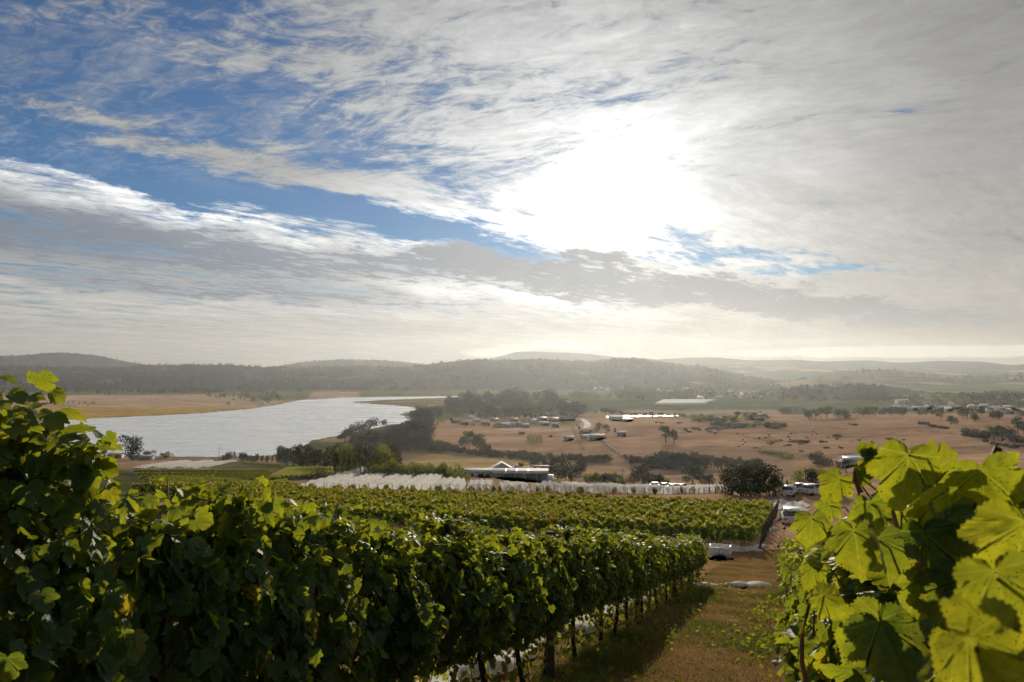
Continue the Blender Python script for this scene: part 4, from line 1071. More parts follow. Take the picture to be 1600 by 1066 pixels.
# ------------------------------------------------------------------ cars
GLASS = basic('car_glass', (0.03, 0.035, 0.04), 0.08, 0.1, 3.0, spec=0.8)
TYRE = basic('tyre_rubber', (0.02, 0.02, 0.02), 0.9)
RIM = basic('wheel_metal', (0.45, 0.45, 0.46), 0.35, 0.1, 4.0, metal=0.7)
LAMP = basic('lamp_glass', (0.55, 0.12, 0.08), 0.2)
PAINT = {k: basic('car_paint_' + k, c, 0.3, 0.06, 2.0, spec=0.5) for k, c in dict(white=(0.78, 0.78, 0.77), dark=(0.05, 0.055, 0.06), blue=(0.08, 0.13, 0.25), silver=(0.45, 0.46, 0.47)).items()}
def car(P, rz, paint, label, group=None, kind='wagon'):
    o = thing('parked_car', P, rz, label, 'car', group)
    if kind == 'ute': prof = [(-2.5, 0.42), (-2.52, 0.95), (-0.5, 0.98), (-0.45, 0.98), (-0.2, 1.0), (1.1, 1.02), (2.2, 0.92), (2.45, 0.70), (2.45, 0.36)]
    else: prof = [(-2.15, 0.38), (-2.2, 0.98), (-1.9, 1.02), (1.0, 1.0), (2.0, 0.86), (2.2, 0.66), (2.18, 0.34)]
    bm = bmesh.new(); a = [bm.verts.new((x, -0.86, z)) for x, z in prof]; b = [bm.verts.new((x, 0.86, z)) for x, z in prof]; n = len(prof)
    bm.faces.new(a); bm.faces.new(b[::-1])
    for i in range(n): bm.faces.new((a[i], b[i], b[(i + 1) % n], a[(i + 1) % n]))
    bmesh.ops.recalc_face_normals(bm, faces=bm.faces[:]); bmesh.ops.bevel(bm, geom=bm.edges[:], offset=0.07, segments=2, affect='EDGES')
    me = bpy.data.meshes.new('body'); bm.to_mesh(me); bm.free(); me.materials.append(PAINT[paint]); part('body', me, o)
    cx0, cx1, tx0, tx1 = (-0.35, 1.35, -0.25, 0.75) if kind == 'ute' else (-2.0, 1.25, -1.7, 0.55)
    def frus(x0, x1, y, z0, u0, u1, v, z1):
        m = MB(); m.add([(x0, -y, z0), (x1, -y, z0), (x1, y, z0), (x0, y, z0), (u0, -v, z1), (u1, -v, z1), (u1, v, z1), (u0, v, z1)], [(0, 1, 5, 4), (1, 2, 6, 5), (2, 3, 7, 6), (3, 0, 4, 7), (4, 5, 6, 7)]); return m
    part('windows', frus(cx0, cx1, 0.80, 0.97, tx0, tx1, 0.66, 1.44).mesh('windows', GLASS), o)
    m = MB(); m.box(tx0 - 0.03, tx1 + 0.03, -0.69, 0.69, 1.442, 1.50); part('roof', m.mesh('roof', PAINT[paint]), o)
    for x in (-1.4, 1.4):
        for y in (-0.80, 0.80):
            m = MB(); s = 1 if y > 0 else -1
            m.tube([(x, y - 0.1 * s, 0.33), (x, y + 0.1 * s, 0.33)], 0.33, 16); w = part('wheel', m.mesh('wheel', TYRE, False), o)
            m = MB(); m.tube([(x, y + 0.1 * s, 0.33), (x, y + 0.115 * s, 0.33)], 0.20, 12); r_ = link('rim', m.mesh('rim', RIM), w); KIDS.setdefault(w.name, []).append(r_)
    for y in (-0.62, 0.62):
        m = MB(); m.box(2.12 if kind != 'ute' else 2.40, 2.215 if kind != 'ute' else 2.48, y - 0.16, y + 0.16, 0.60, 0.74); part('headlight', m.mesh('headlight', RIM), o)
        m = MB(); m.box(-2.25 if kind != 'ute' else -2.55, -2.12, y - 0.12, y + 0.12, 0.70, 0.88); part('tail_light', m.mesh('tail_light', LAMP), o)
    return o
car(at(1236, 818), R(75), 'white', 'white car half hidden behind the right vines by the middle vineyard', None)
GC = 'cars parked behind the shrub hedge below the nets'
for px, py, c, rz in ((1026, 761, 'white', 20), (1040, 762, 'silver', 30), (1055, 764, 'dark', 15), (1068, 764, 'dark', 25)):
    car(at(px, py), R(rz), c, {'white': 'white car at the left end of the cars parked behind the hedge', 'silver': 'silver car between the white and dark cars behind the hedge', 'dark': 'dark car parked near the tall gum trees behind the hedge'}[c], GC)
for px, py, c, rz in ((1234, 774, 'white', 60), (1250, 770, 'blue', 80), (1270, 772, 'white', 35)):
    car(at(px, py), R(rz), c, {'white': 'white car parked below the dark pines', 'blue': 'blue car between two white cars below the dark pines'}[c], 'cars parked below the dark pines')
# ------------------------------------------------------------------ trees and shrubs
def crown_mat(name, c0, c1, tr, tl=0.25):
    m, t, b = newmat(name)
    a = t.nodes.new('ShaderNodeAttribute'); a.attribute_name = 'rnd'
    oi = t.nodes.new('ShaderNodeObjectInfo'); r = X(t, oi.outputs['Random'])
    c = mixc(t, a.outputs['Fac'], c0, c1); c = vmul(t, c, r * 0.7 + 0.65)
    t.links.new(c, b.inputs['Base Color']); b.inputs['Roughness'].default_value = 0.8; setin(b, 'Specular IOR Level', 0.15)
    tn = t.nodes.new('ShaderNodeBsdfTranslucent'); tn.inputs[0].default_value = (*tr, 1)
    mx_ = t.nodes.new('ShaderNodeMixShader'); mx_.inputs[0].default_value = tl
    t.links.new(b.outputs[0], mx_.inputs[1]); t.links.new(tn.outputs[0], mx_.inputs[2]); t.links.new(mx_.outputs[0], t.nodes['Material Output'].inputs[0]); return m
DARKF = crown_mat('dark_evergreen_foliage', (0.016, 0.022, 0.012), (0.038, 0.045, 0.020), (0.05, 0.06, 0.015), 0.2)
GUMF = crown_mat('grey_green_foliage', (0.030, 0.037, 0.020), (0.075, 0.080, 0.042), (0.10, 0.11, 0.04))
GREENF = crown_mat('fresh_green_foliage', (0.06, 0.08, 0.02), (0.15, 0.16, 0.04), (0.30, 0.32, 0.04), 0.4)
TRUNKM = basic('tree_bark', (0.10, 0.085, 0.07), 0.95, 0.4, 2.0, spec=0.1)
def crown(blobs, n, leaf, rng, mat):
    """many leaf clumps spread through a set of uneven lobes, of unit tree height"""
    wts = np.array([b[3] * b[4] * b[5] for b in blobs]) ** 0.67; wts /= wts.sum()
    k = rng.choice(len(blobs), n, p=wts); B = np.array(blobs)[k]
    d = rng.normal(0, 1, (n, 3)); d /= np.linalg.norm(d, axis=1, keepdims=True)
    r = rng.uniform(0.35, 1.0, n) ** 0.5 * (1 + 0.16 * np.sin(d[:, 0] * 7 + k) * np.sin(d[:, 2] * 9 + k * 2)) + rng.exponential(0.04, n)
    p = B[:, :3] + d * r[:, None] * B[:, 3:6]
    nr = d * [1, 1, 1] + rng.normal(0, 0.6, (n, 3)); tp = rng.normal(0, 1, (n, 3)) + [0, 0, -0.4]
    rd = np.clip(0.45 + 0.25 * d[:, 2] + rng.normal(0, 0.25, n) + 0.2 * np.sin(k * 2.7), 0, 1)
    co, f, uv, rd = leaves(p, nr, tp, leaf * rng.uniform(0.6, 1.4, n), rd, L_QD, rng)
    co[:, 2] = np.maximum(co[:, 2], 0.005)
    return mesh_np('crown', co, f, mat, False, rnd=rd)
def limbs(rng, h, r, tips, lean=0.0):
    m = MB(); m.tube([(lean * q * q, 0.01 * math.sin(q * 5), -0.03 + (h + 0.03) * q) for q in np.linspace(0, 1, 6)], [r * (1.25 - 0.65 * q) for q in np.linspace(0, 1, 6)], 7)
    for t in tips:
        a = Vector((lean * 0.5, 0, h * rng.uniform(0.55, 0.85))); b = Vector(t); m.tube([a, a.lerp(b, 0.5) + Vector((0, 0, -0.02)), b], [r * 0.5, r * 0.35, r * 0.15], 5)
    return m.mesh('trunk', TRUNKM, True)
PROTO = {}
def proto(kind, n_var, fn):
    PROTO[kind] = []
    for k in range(n_var):
        rng = np.random.default_rng(hash(kind) % 1000 if False else sum(map(ord, kind)) * 7 + k)
        tr, cr = fn(rng); o = thing('tree' if kind not in ('bush', 'scrub', 'reedy') else 'shrub', (0, 0, -500), 0, 'tmp', 'tree' if kind not in ('bush', 'scrub', 'reedy') else 'shrub')
        if tr is not None: part('trunk', tr, o)
        part('crown', cr, o); PROTO[kind].append(o)
def f_round(rng):
    b = [(rng.normal(0, 0.15), rng.normal(0, 0.15), rng.uniform(0.26, 0.78), rng.uniform(0.17, 0.28), rng.uniform(0.17, 0.28), rng.uniform(0.16, 0.25)) for _ in range(11)] + [(0, 0, 0.45, 0.33, 0.33, 0.36)]
    return limbs(rng, 0.5, 0.035, [q[:3] for q in b[:4]]), crown(b, 950, 0.055, rng, DARKF)
def f_pine(rng):
    b = [(rng.normal(0, 0.16), rng.normal(0, 0.16), z, rng.uniform(0.18, 0.27), rng.uniform(0.18, 0.27), rng.uniform(0.13, 0.2)) for z in np.linspace(0.14, 0.86, 12)]
    return limbs(rng, 0.5, 0.035, []), crown(b, 1300, 0.05, rng, DARKF)
def f_gum(rng):
    b = []
    for i in range(9):
        a = i * 2.4 + rng.uniform(-.5, .5); r = rng.uniform(0.08, 0.27); z = rng.uniform(0.34, 0.9)
        b.append((r * math.cos(a), r * math.sin(a), z, rng.uniform(0.09, 0.17), rng.uniform(0.09, 0.17), rng.uniform(0.08, 0.15)))
    b.append((0, 0, 0.72, 0.16, 0.16, 0.18))
    return limbs(rng, 0.62, 0.022, [q[:3] for q in b]), crown(b, 800, 0.05, rng, GUMF)
def f_tall(rng):
    b = [(rng.normal(0, 0.05), rng.normal(0, 0.05), z, rng.uniform(0.07, 0.13), rng.uniform(0.07, 0.13), 0.11) for z in np.linspace(0.38, 0.9, 8)]
    return limbs(rng, 0.8, 0.014, [q[:3] for q in b[::2]]), crown(b, 520, 0.045, rng, GUMF)
def f_willow(rng):
    b = [(rng.normal(0, 0.10), rng.normal(0, 0.10), z, rng.uniform(0.13, 0.2), rng.uniform(0.13, 0.2), 0.14) for z in np.linspace(0.2, 0.85, 9)]
    return limbs(rng, 0.5, 0.025, [q[:3] for q in b[::3]]), crown(b, 800, 0.05, rng, GREENF)
def f_cone(rng):
    b = [(rng.normal(0, 0.012), rng.normal(0, 0.012), z, (1.02 - z) * 0.26 + 0.02, (1.02 - z) * 0.26 + 0.02, 0.09) for z in np.linspace(0.1, 0.97, 11)]
    return limbs(rng, 0.3, 0.03, []), crown(b, 750, 0.045, rng, DARKF)
def f_bush(rng):
    b = [(rng.normal(0, 0.45), rng.normal(0, 0.3), rng.uniform(0.25, 0.6), rng.uniform(0.3, 0.5), rng.uniform(0.3, 0.5), rng.uniform(0.25, 0.42)) for _ in range(8)]
    return None, crown(b, 650, 0.12, rng, DARKF)
def f_scrub(rng):
    b = [(rng.normal(0, 0.4), rng.normal(0, 0.3), rng.uniform(0.25, 0.65), rng.uniform(0.22, 0.4), rng.uniform(0.22, 0.4), rng.uniform(0.2, 0.35)) for _ in range(8)]
    return None, crown(b, 600, 0.11, rng, GREENF)
def f_wind(rng):
    b = [(0.55 - 1.0 * q + rng.normal(0, 0.03), rng.normal(0, 0.2), 0.72 - 0.42 * q + rng.normal(0, 0.03), 0.26, 0.26, 0.20 - 0.04 * q) for q in np.linspace(0, 1, 9)]
    return limbs(rng, 0.5, 0.03, [q[:3] for q in b[:5]], 0.2), crown(b, 1100, 0.05, rng, DARKF)
for kd, nv, fn in (('pine', 3, f_pine), ('round', 4, f_round), ('gum', 5, f_gum), ('tall', 4, f_tall), ('willow', 3, f_willow), ('cone', 3, f_cone), ('bush', 4, f_bush), ('scrub', 3, f_scrub), ('wind', 2, f_wind)): proto(kd, nv, fn)
tr_ = random.Random(11)
def T(px, py, hp, kind, label, group=None, wide=1.0, depth=None):
    P = at_depth(px, depth) if depth else at(px, py)
    H = hp / F_PX * P.y; w = wide * tr_.uniform(0.9, 1.1)
    return use(PROTO[kind], tr_.randrange(8), P - Vector((0, 0, 0.01 * H)), tr_.uniform(0, 6.28) if kind != 'wind' else tr_.uniform(-0.3, 0.3), (H * w, H * w, H), label, group)
def belt(pts, n, hlo, hhi, kinds, label, group, wide=1.0, jit=3.0):
    """n plants along a line of pixels"""
    L = [0.0]
    for a, b in zip(pts[:-1], pts[1:]): L.append(L[-1] + math.hypot(b[0] - a[0], b[1] - a[1]))
    for i in range(n):
        d = L[-1] * (i + tr_.uniform(0.1, 0.9)) / n; j = max(q for q in range(len(L)) if L[q] <= d); j = min(j, len(pts) - 2); f = (d - L[j]) / (L[j + 1] - L[j])
        kd = kinds[tr_.randrange(len(kinds))]
        T(pts[j][0] + (pts[j + 1][0] - pts[j][0]) * f + tr_.uniform(-jit, jit), pts[j][1] + (pts[j + 1][1] - pts[j][1]) * f + tr_.uniform(-jit, jit) * 0.4, tr_.uniform(hlo, hhi), kd, label, group, wide)
# riverside, left
T(206, 719, 40, 'pine', 'big dark round tree standing alone at the river edge, between the grey roofs', None, 1.05)
T(233, 711, 8, 'bush', 'small dark bush right beside the big dark round riverside tree'); T(163, 712, 13, 'round', 'small dark tree left of the big dark round riverside tree'); T(256, 716, 12, 'scrub', 'grey-green shrub near the roofs right of the big riverside tree')
T(178, 714, 9, 'bush', 'low dark bush behind the left riverside roof')
belt([(345, 722), (375, 721), (402, 723), (428, 725)], 13, 11, 18, ['tall', 'round', 'gum'], 'slender bare-stemmed tree of the thin line beside the river pole', 'thin line of trees at the river edge')
belt([(432, 728), (450, 734), (470, 736), (500, 738), (528, 739)], 17, 30, 43, ['tall', 'tall', 'gum'], 'tall slender tree with the river showing through its stems', 'tall slender grove at the river edge', 1.15)
belt([(528, 740), (560, 742), (600, 744), (628, 742)], 14, 42, 52, ['willow', 'willow', 'tall'], 'tall olive-green tree in the middle of the riverside grove', 'olive-green trees of the riverside grove', 0.95)
belt([(590, 748), (640, 748), (690, 750), (716, 750)], 12, 22, 34, ['scrub', 'willow', 'scrub'], 'rounded green shrub at the right end of the riverside grove', 'green shrubs left of the homestead', 0.9)
T(631, 750, 30, 'scrub', 'roundest bright green bush below the riverside grove'); T(717, 748, 20, 'bush', 'dark upright bush touching the left end of the white homestead')
# wooded point by the river
for px, py, hp, w in ((548, 690, 36, 0.75), (572, 683, 34, 0.75), (538, 691, 24, 0.8)): T(px, py, hp, 'wind', 'dark wind-swept tree leaning over the shore of the wooded point', 'wind-swept trees on the wooded point', w)
T(600, 667, 13, 'round', 'small lone dark tree at the shore behind the wind-swept trees')
belt([(556, 700), (590, 698), (630, 702), (668, 706)], 20, 22, 32, ['round', 'gum', 'round'], 'dark tree of the dense belt on the wooded point', 'dark belt on the wooded point', 1.1)
belt([(610, 690), (640, 690), (672, 690)], 12, 26, 38, ['round', 'gum'], 'dark tree at the back of the wooded point', 'trees at the back of the wooded point', 1.0)
belt([(648, 672), (662, 668), (676, 664)], 8, 24, 34, ['gum', 'round'], 'tall dark tree rising at the right end of the wooded point', 'tall trees ending the wooded point', 1.0)
# hedge below the paddock
for px, py, hp in ((722, 703, 24), (733, 704, 33), (744, 705, 30), (752, 706, 22)): T(px, py, hp, 'gum', 'tall grey-green tree of the clump standing up from the hedge line', 'clump of trees in the hedge line', 1.1)
belt([(680, 702), (700, 706), (725, 709), (760, 713), (800, 716), (840, 719), (870, 722)], 34, 9, 16, ['bush', 'bush', 'round'], 'dark hedge shrub in the line between the brown paddock and the straw field', 'hedge line below the brown paddock', 0.8)
for px, py, hp in ((757, 706, 14), (688, 700, 14)): T(px, py, hp, 'bush', 'larger dark shrub in the hedge line', 'larger shrubs of the hedge line')
# conifers by the shed
for px, py, hp, kd, w, lb in ((836, 733, 22, 'round', 1.2, 'small dark round tree behind the right end of the blue shed'), (851, 734, 23, 'cone', 1.3, 'short dark conifer left of the tall pointed conifers'), (863, 742, 36, 'cone', 1.2, 'tall pointed dark conifer behind the blue shed, left one'), (881, 744, 36, 'cone', 1.2, 'tall pointed dark conifer behind the blue shed, right one'),
                         (872, 750, 30, 'round', 1.0, 'broad dark tree between the pointed conifers'), (892, 755, 36, 'round', 1.1, 'big dark broad tree in front of the pointed conifers'), (907, 744, 30, 'round', 1.0, 'grey-green broad tree right of the big dark broad tree'), (815, 729, 6, 'bush', 1.2, 'low dark bush behind the ridge of the shed')): T(px, py, hp, kd, lb, None, w)
for px, py, hp, w in ((900, 719, 14, 1.0), (888, 719, 12, 0.9), (912, 722, 12, 0.9)): T(px, py, hp, 'bush', 'round dark shrub just left of the gap in the scrub', 'shrubs behind the conifers', w)
for px, py, hp, w in ((927, 722, 14, 0.9), (938, 723, 16, 0.9), (950, 722, 14, 0.9)): T(px, py, hp, 'bush', 'low rounded scrub clump standing alone in the brown field', 'lone scrub clump', w)
# scrub belt across the middle
belt([(978, 723), (1000, 724), (1030, 728)], 12, 9, 15, ['bush', 'round'], 'low dark shrub at the left end of the long scrub belt', 'left end of the long scrub belt', 0.9)
belt([(1026, 731), (1050, 732), (1075, 732), (1100, 732)], 15, 22, 31, ['round', 'gum', 'bush'], 'tall dark tree in the middle of the long scrub belt', 'tall middle of the long scrub belt', 1.0)
belt([(1100, 732), (1130, 734), (1160, 736), (1190, 738)], 14, 18, 25, ['round', 'gum'], 'grey-green tree at the right end of the long scrub belt', 'right end of the long scrub belt', 1.0)
belt([(918, 752), (935, 753), (955, 755), (975, 757)], 11, 13, 19, ['bush', 'scrub'], 'dark hedge shrub above the white nets', 'hedge above the right-hand nets', 0.7)
for px, py, hp, kd, lb in ((1004, 757, 36, 'round', 'broad dark tree at the right end of the hedge above the nets'), (990, 757, 22, 'round', 'smaller dark tree left of the broad tree in the hedge'), (1018, 758, 20, 'bush', 'dark rounded bush right of the broad tree in the hedge'), (1041, 755, 9, 'scrub', 'small bright green bush behind the parked cars'),
                      (1083, 763, 44, 'gum', 'tall pale-stemmed gum tree beside the parked cars'), (1094, 764, 32, 'gum', 'shorter bushy gum tree right of the tall pale-stemmed gum'), (1108, 764, 26, 'gum', 'rightmost of the three gums left of the dark pines')): T(px, py, hp, kd, lb, None, 1.2)
belt([(1070, 766), (1100, 767), (1122, 768)], 7, 6, 10, ['bush'], 'low dark shrub at the foot of the gums left of the pines', 'shrubs at the foot of the gums', 0.9)
for px, py, hp, w in ((1143, 773, 46, 1.0), (1158, 775, 50, 1.0), (1172, 775, 48, 1.0), (1187, 776, 52, 1.1), (1202, 775, 48, 1.0), (1212, 774, 30, 1.0)): T(px, py, hp, 'pine', 'big black-green pine in the dense clump behind the vineyard', 'dense clump of black-green pines', w)
for px, py, hp, kd, lb in ((1232, 770, 22, 'scrub', 'olive shrub just right of the dark pine clump'), (1250, 765, 36, 'willow', 'light green rounded tree right of the dark pine clump'), (1268, 768, 40, 'round', 'dark green tree behind the light green rounded tree'), (1288, 770, 40, 'willow', 'yellow-green tree behind the top of the right vines'), (1305, 772, 26, 'round', 'dark bushy tree under the farm shed, behind the right vines'),
                      (1322, 738, 22, 'round', 'black tree in front of the blue-roofed farm shed'), (1275, 727, 24, 'round', 'lone round dark tree left of the blue-roofed farm shed'), (1290, 728, 14, 'bush', 'small bush leaning on the lone round tree left of the farm shed')): T(px, py, hp, kd, lb, None, 1.15)
for px in (1392, 1402, 1415): T(px, 722, 15, 'round', 'black bush on the slope right of the blue-roofed farm shed', 'black bushes right of the farm shed', 1.2)
belt([(1500, 745), (1540, 742), (1600, 744)], 12, 8, 14, ['bush'], 'black shrub on the slope behind the top of the right vines', 'black shrubs behind the right vines', 0.9)
# paddock trees
T(1040, 692, 27, 'gum', 'left one of the pair of gum trees alone in the brown paddock', None, 1.2); T(1053, 694, 25, 'gum', 'right one of the pair of gum trees alone in the brown paddock', None, 1.2)
T(935, 674, 15, 'round', 'dark tree by the white farm building, left of two', None, 1.0); T(947, 678, 18, 'gum', 'dark tree by the white farm building, right of two', None, 1.2); T(916, 681, 10, 'bush', 'round grey bush behind the white farm building'); T(961, 678, 9, 'gum', 'small thin tree beside the low farm house'); T(905, 674, 8, 'gum', 'small dark tree where the road meets the paddock')
for k, px in enumerate((826, 832, 838, 844)): T(px, 693, 15, 'willow', 'tree in the neat square planting in the middle of the paddock', 'square planting in the paddock', 1.0)
T(815, 679, 6, 'bush', 'low dark bush above the square planting'); T(860, 683, 4, 'bush', 'tiny bush between the square planting and the parked bus')
for px, py, hp, w in ((1075, 676, 4, 1.6), (1034, 662, 3, 1.6), (1108, 676, 4, 1.5), (1118, 678, 4, 1.2), (1062, 662, 3, 1.5), (1026, 661, 3, 1.2)): T(px, py, hp, 'bush', 'tiny low bush scattered over the paddock near the pair of gums', 'tiny bushes near the pair of gums', w)
for px, py, hp, w in ((1195, 708, 7, 1.4), (1207, 711, 8, 1.4), (1221, 713, 8, 1.4), (1233, 715, 7, 1.3)): T(px, py, hp, 'scrub', 'part of the long low green thicket lying in the paddock', 'long low green thicket', w)
for px, py, hp, w in ((1246, 692, 6, 1.5), (1258, 692, 6, 1.5), (1285, 692, 5, 1.6), (1232, 697, 4, 1.2), (1206, 693, 4, 1.3), (1307, 683, 5, 1.6), (1292, 701, 4, 1.4), (1391, 688, 5, 1.5), (1333, 665, 4, 1.5), (1313, 701, 4, 1.2), (1343, 689, 3, 1.1), (1180, 701, 3, 1.4), (1386, 709, 5, 1.2), (1380, 703, 4, 1.3), (1412, 688, 2.5, 1.2), (1363, 691, 2.5, 1.1), (1252, 706, 3, 1.4)): T(px, py, hp, 'bush', 'small dark bush dotted over the brown hill on the right', 'small bushes on the right-hand brown hill', w)
for i in range(34): T(tr_.uniform(1150, 1320), tr_.uniform(675, 700), tr_.uniform(1.6, 3.0), 'bush', 'tiny dark tussock bush on the middle of the brown hill', 'tussock bushes on the brown hill', 1.0)
# the tree line along the crest on the right
GCR = 'tree line along the crest of the brown hill'
for px, py, hp, kd in ((1224, 647, 12, 'round'), (1232, 648, 14, 'round'), (1244, 648, 14, 'gum'), (1256, 647, 11, 'gum'), (1263, 655, 16, 'round'), (1274, 655, 18, 'gum'), (1283, 655, 22, 'gum'), (1292, 654, 22, 'gum'), (1310, 653, 15, 'round'), (1320, 654, 16, 'round'), (1340, 652, 17, 'gum'), (1349, 651, 14, 'round'), (1358, 649, 15, 'round'), (1368, 651, 17, 'gum'), (1380, 649, 13, 'round'), (1393, 649, 15, 'round'), (1402, 648, 14, 'round'), (1410, 650, 13, 'round'), (1437, 649, 10, 'round'), (1447, 649, 10, 'round'), (1457, 649, 10, 'round'), (1470, 656, 18, 'gum')):
    T(px, py, hp, kd, 'dark tree in the line along the crest of the brown hill', GCR, 1.25)
GRR = 'trees in front of the town on the far right'
for px, py, hp, kd in ((1486, 664, 16, 'round'), (1494, 665, 13, 'gum'), (1505, 652, 18, 'round'), (1512, 655, 20, 'gum'), (1523, 659, 15, 'round'), (1533, 650, 16, 'gum'), (1552, 655, 13, 'round'), (1562, 656, 14, 'round'), (1590, 678, 28, 'gum'), (1600, 680, 26, 'gum'), (1553, 688, 24, 'gum'), (1565, 690, 27, 'round'), (1578, 690, 22, 'round'), (1590, 692, 14, 'bush')):
    T(px, py, hp, kd, 'dark rounded tree on the slope in front of the far-right town', GRR, 1.2)
belt([(1436, 662), (1455, 667), (1480, 672)], 9, 4, 7, ['bush'], 'low scrub running down the gully from the crest', 'scrub in the gully', 1.0)
belt([(1505, 680), (1530, 684), (1545, 686)], 10, 9, 15, ['bush', 'round'], 'dense dark scrub below the far-right trees', 'dense scrub below the far-right trees', 0.9)
belt([(1540, 692), (1580, 700), (1605, 700)], 8, 6, 9, ['bush'], 'low dark shrub at the far right edge of the paddock', 'shrubs at the right edge of the paddock', 1.0)
# green pocket round the white house behind the paddock
GP_ = 'garden trees round the white house in the green pocket'
belt([(1082, 658), (1105, 660), (1130, 661), (1150, 660)], 16, 8, 13, ['round', 'gum', 'scrub'], 'garden tree left of the white house in the green pocket', GP_, 1.2)
belt([(1150, 656), (1165, 655), (1195, 656)], 10, 9, 15, ['willow', 'gum', 'round'], 'garden tree behind the white house in the green pocket', GP_ + ', behind', 1.2)
belt([(1112, 664), (1140, 667), (1170, 667), (1200, 662)], 18, 5, 8, ['scrub', 'bush'], 'hedge shrub below the white house in the green pocket', GP_ + ', hedge', 1.2)
belt([(1065, 673), (1100, 672), (1130, 671), (1160, 668)], 14, 3, 5, ['bush'], 'dark scrub along the lower edge of the green pocket', 'scrub below the green pocket', 1.2)
belt([(1197, 668), (1210, 669), (1222, 668)], 6, 6, 9, ['bush'], 'dark bush right of the green pocket', 'bushes right of the green pocket', 1.2)
belt([(930, 645), (950, 646), (985, 652), (1010, 653), (1045, 652), (1070, 655)], 22, 5, 11, ['round', 'gum'], 'small tree on the near side of the bright strip of water', 'trees by the bright strip of water', 1.2)
# village trees
belt([(690, 660), (730, 664), (780, 668), (830, 664), (880, 660)], 22, 4, 9, ['scrub', 'gum', 'round'], 'garden tree among the village houses', 'garden trees of the village', 1.1)
belt([(750, 655), (800, 655), (850, 654), (900, 656)], 20, 10, 16, ['round', 'gum'], 'dark tree behind the village houses', 'dark trees behind the village', 1.1)
# woods that read as one mass
def proto_arrays(kind):
    out = []
    for o in PROTO[kind]:
        c = [k for k in KIDS[o.name] if k.name.startswith('crown')][0].data
        co = np.empty(len(c.vertices) * 3, np.float32); c.vertices.foreach_get('co', co)
        lp = np.empty(len(c.loops), np.int32); c.loops.foreach_get('vertex_index', lp)
        rd = np.empty(len(c.vertices), np.float32); c.attributes['rnd'].data.foreach_get('value', rd)
        out.append((co.reshape(-1, 3), lp.reshape(-1, 3), rd))
    return out
KS = 0.62
def wood(name, spots, label, mat, keep=1):
    """spots: (x, y, height, kind); keep takes every n-th clump of a crown"""
    arr = {}; cs, fs, rs = [], [], []; n = 0; g = np.random.default_rng(5)
    for x, y, z, H, kd in spots:
        if kd not in arr: arr[kd] = proto_arrays(kd)
        co, f, rd = arr[kd][g.integers(len(arr[kd]))]
        if keep > 1:
            m = len(co) // 4; sel = g.permutation(m)[: max(4, m // keep)]; co = co.reshape(m, 4, 3)[sel]
            ctr = co.mean(1, keepdims=True); co = (ctr + (co - ctr) * math.sqrt(keep) * KS).reshape(-1, 3)
            rd = rd.reshape(m, 4)[sel].reshape(-1); q = np.arange(len(sel))[:, None, None] * 4; f = (np.array([[0, 1, 2], [0, 2, 3]])[None] + q).reshape(-1, 3)
        a = g.uniform(0, 6.28); c_, s_ = math.cos(a), math.sin(a); w = g.uniform(0.9, 1.3)
        p = np.stack([(co[:, 0] * c_ - co[:, 1] * s_) * H * w + x, (co[:, 0] * s_ + co[:, 1] * c_) * H * w + y, co[:, 2] * H + z], -1)
        cs.append(p); fs.append(f + n); rs.append(np.clip(rd + g.normal(0, 0.15), 0, 1)); n += len(p)
    return tag(link(name, mesh_np(name, np.concatenate(cs), np.concatenate(fs), mat, False, rnd=np.concatenate(rs))), label, 'wood', None, 'stuff')
def spots_on(pts, n, hlo, hhi, kinds, jx=4, jy=2):
    out = []; L = [0.0]
    for a, b in zip(pts[:-1], pts[1:]): L.append(L[-1] + math.hypot(b[0] - a[0], b[1] - a[1]))
    for i in range(n):
        d = L[-1] * tr_.random(); j = min(max(q for q in range(len(L)) if L[q] <= d), len(pts) - 2); f = (d - L[j]) / (L[j + 1] - L[j])
        P = at(pts[j][0] + (pts[j + 1][0] - pts[j][0]) * f + tr_.uniform(-jx, jx), pts[j][1] + (pts[j + 1][1] - pts[j][1]) * f + tr_.uniform(-jy, jy))
        out.append((P.x, P.y, P.z - 0.2, tr_.uniform(hlo, hhi) / F_PX * P.y, kinds[tr_.randrange(len(kinds))]))
    return out
sp = []
for (pts, n) in (([(655, 652), (700, 652), (760, 650), (830, 650), (910, 648)], 60), ([(690, 640), (740, 640), (800, 638), (880, 640)], 55), ([(720, 631), (780, 629), (830, 628), (866, 630)], 45)):
    sp += spots_on(pts, n, 15, 23, ['round', 'gum', 'round'])
wood('dark_wood', sp, 'big dark wood on the rise behind the village houses', DARKF, 3)
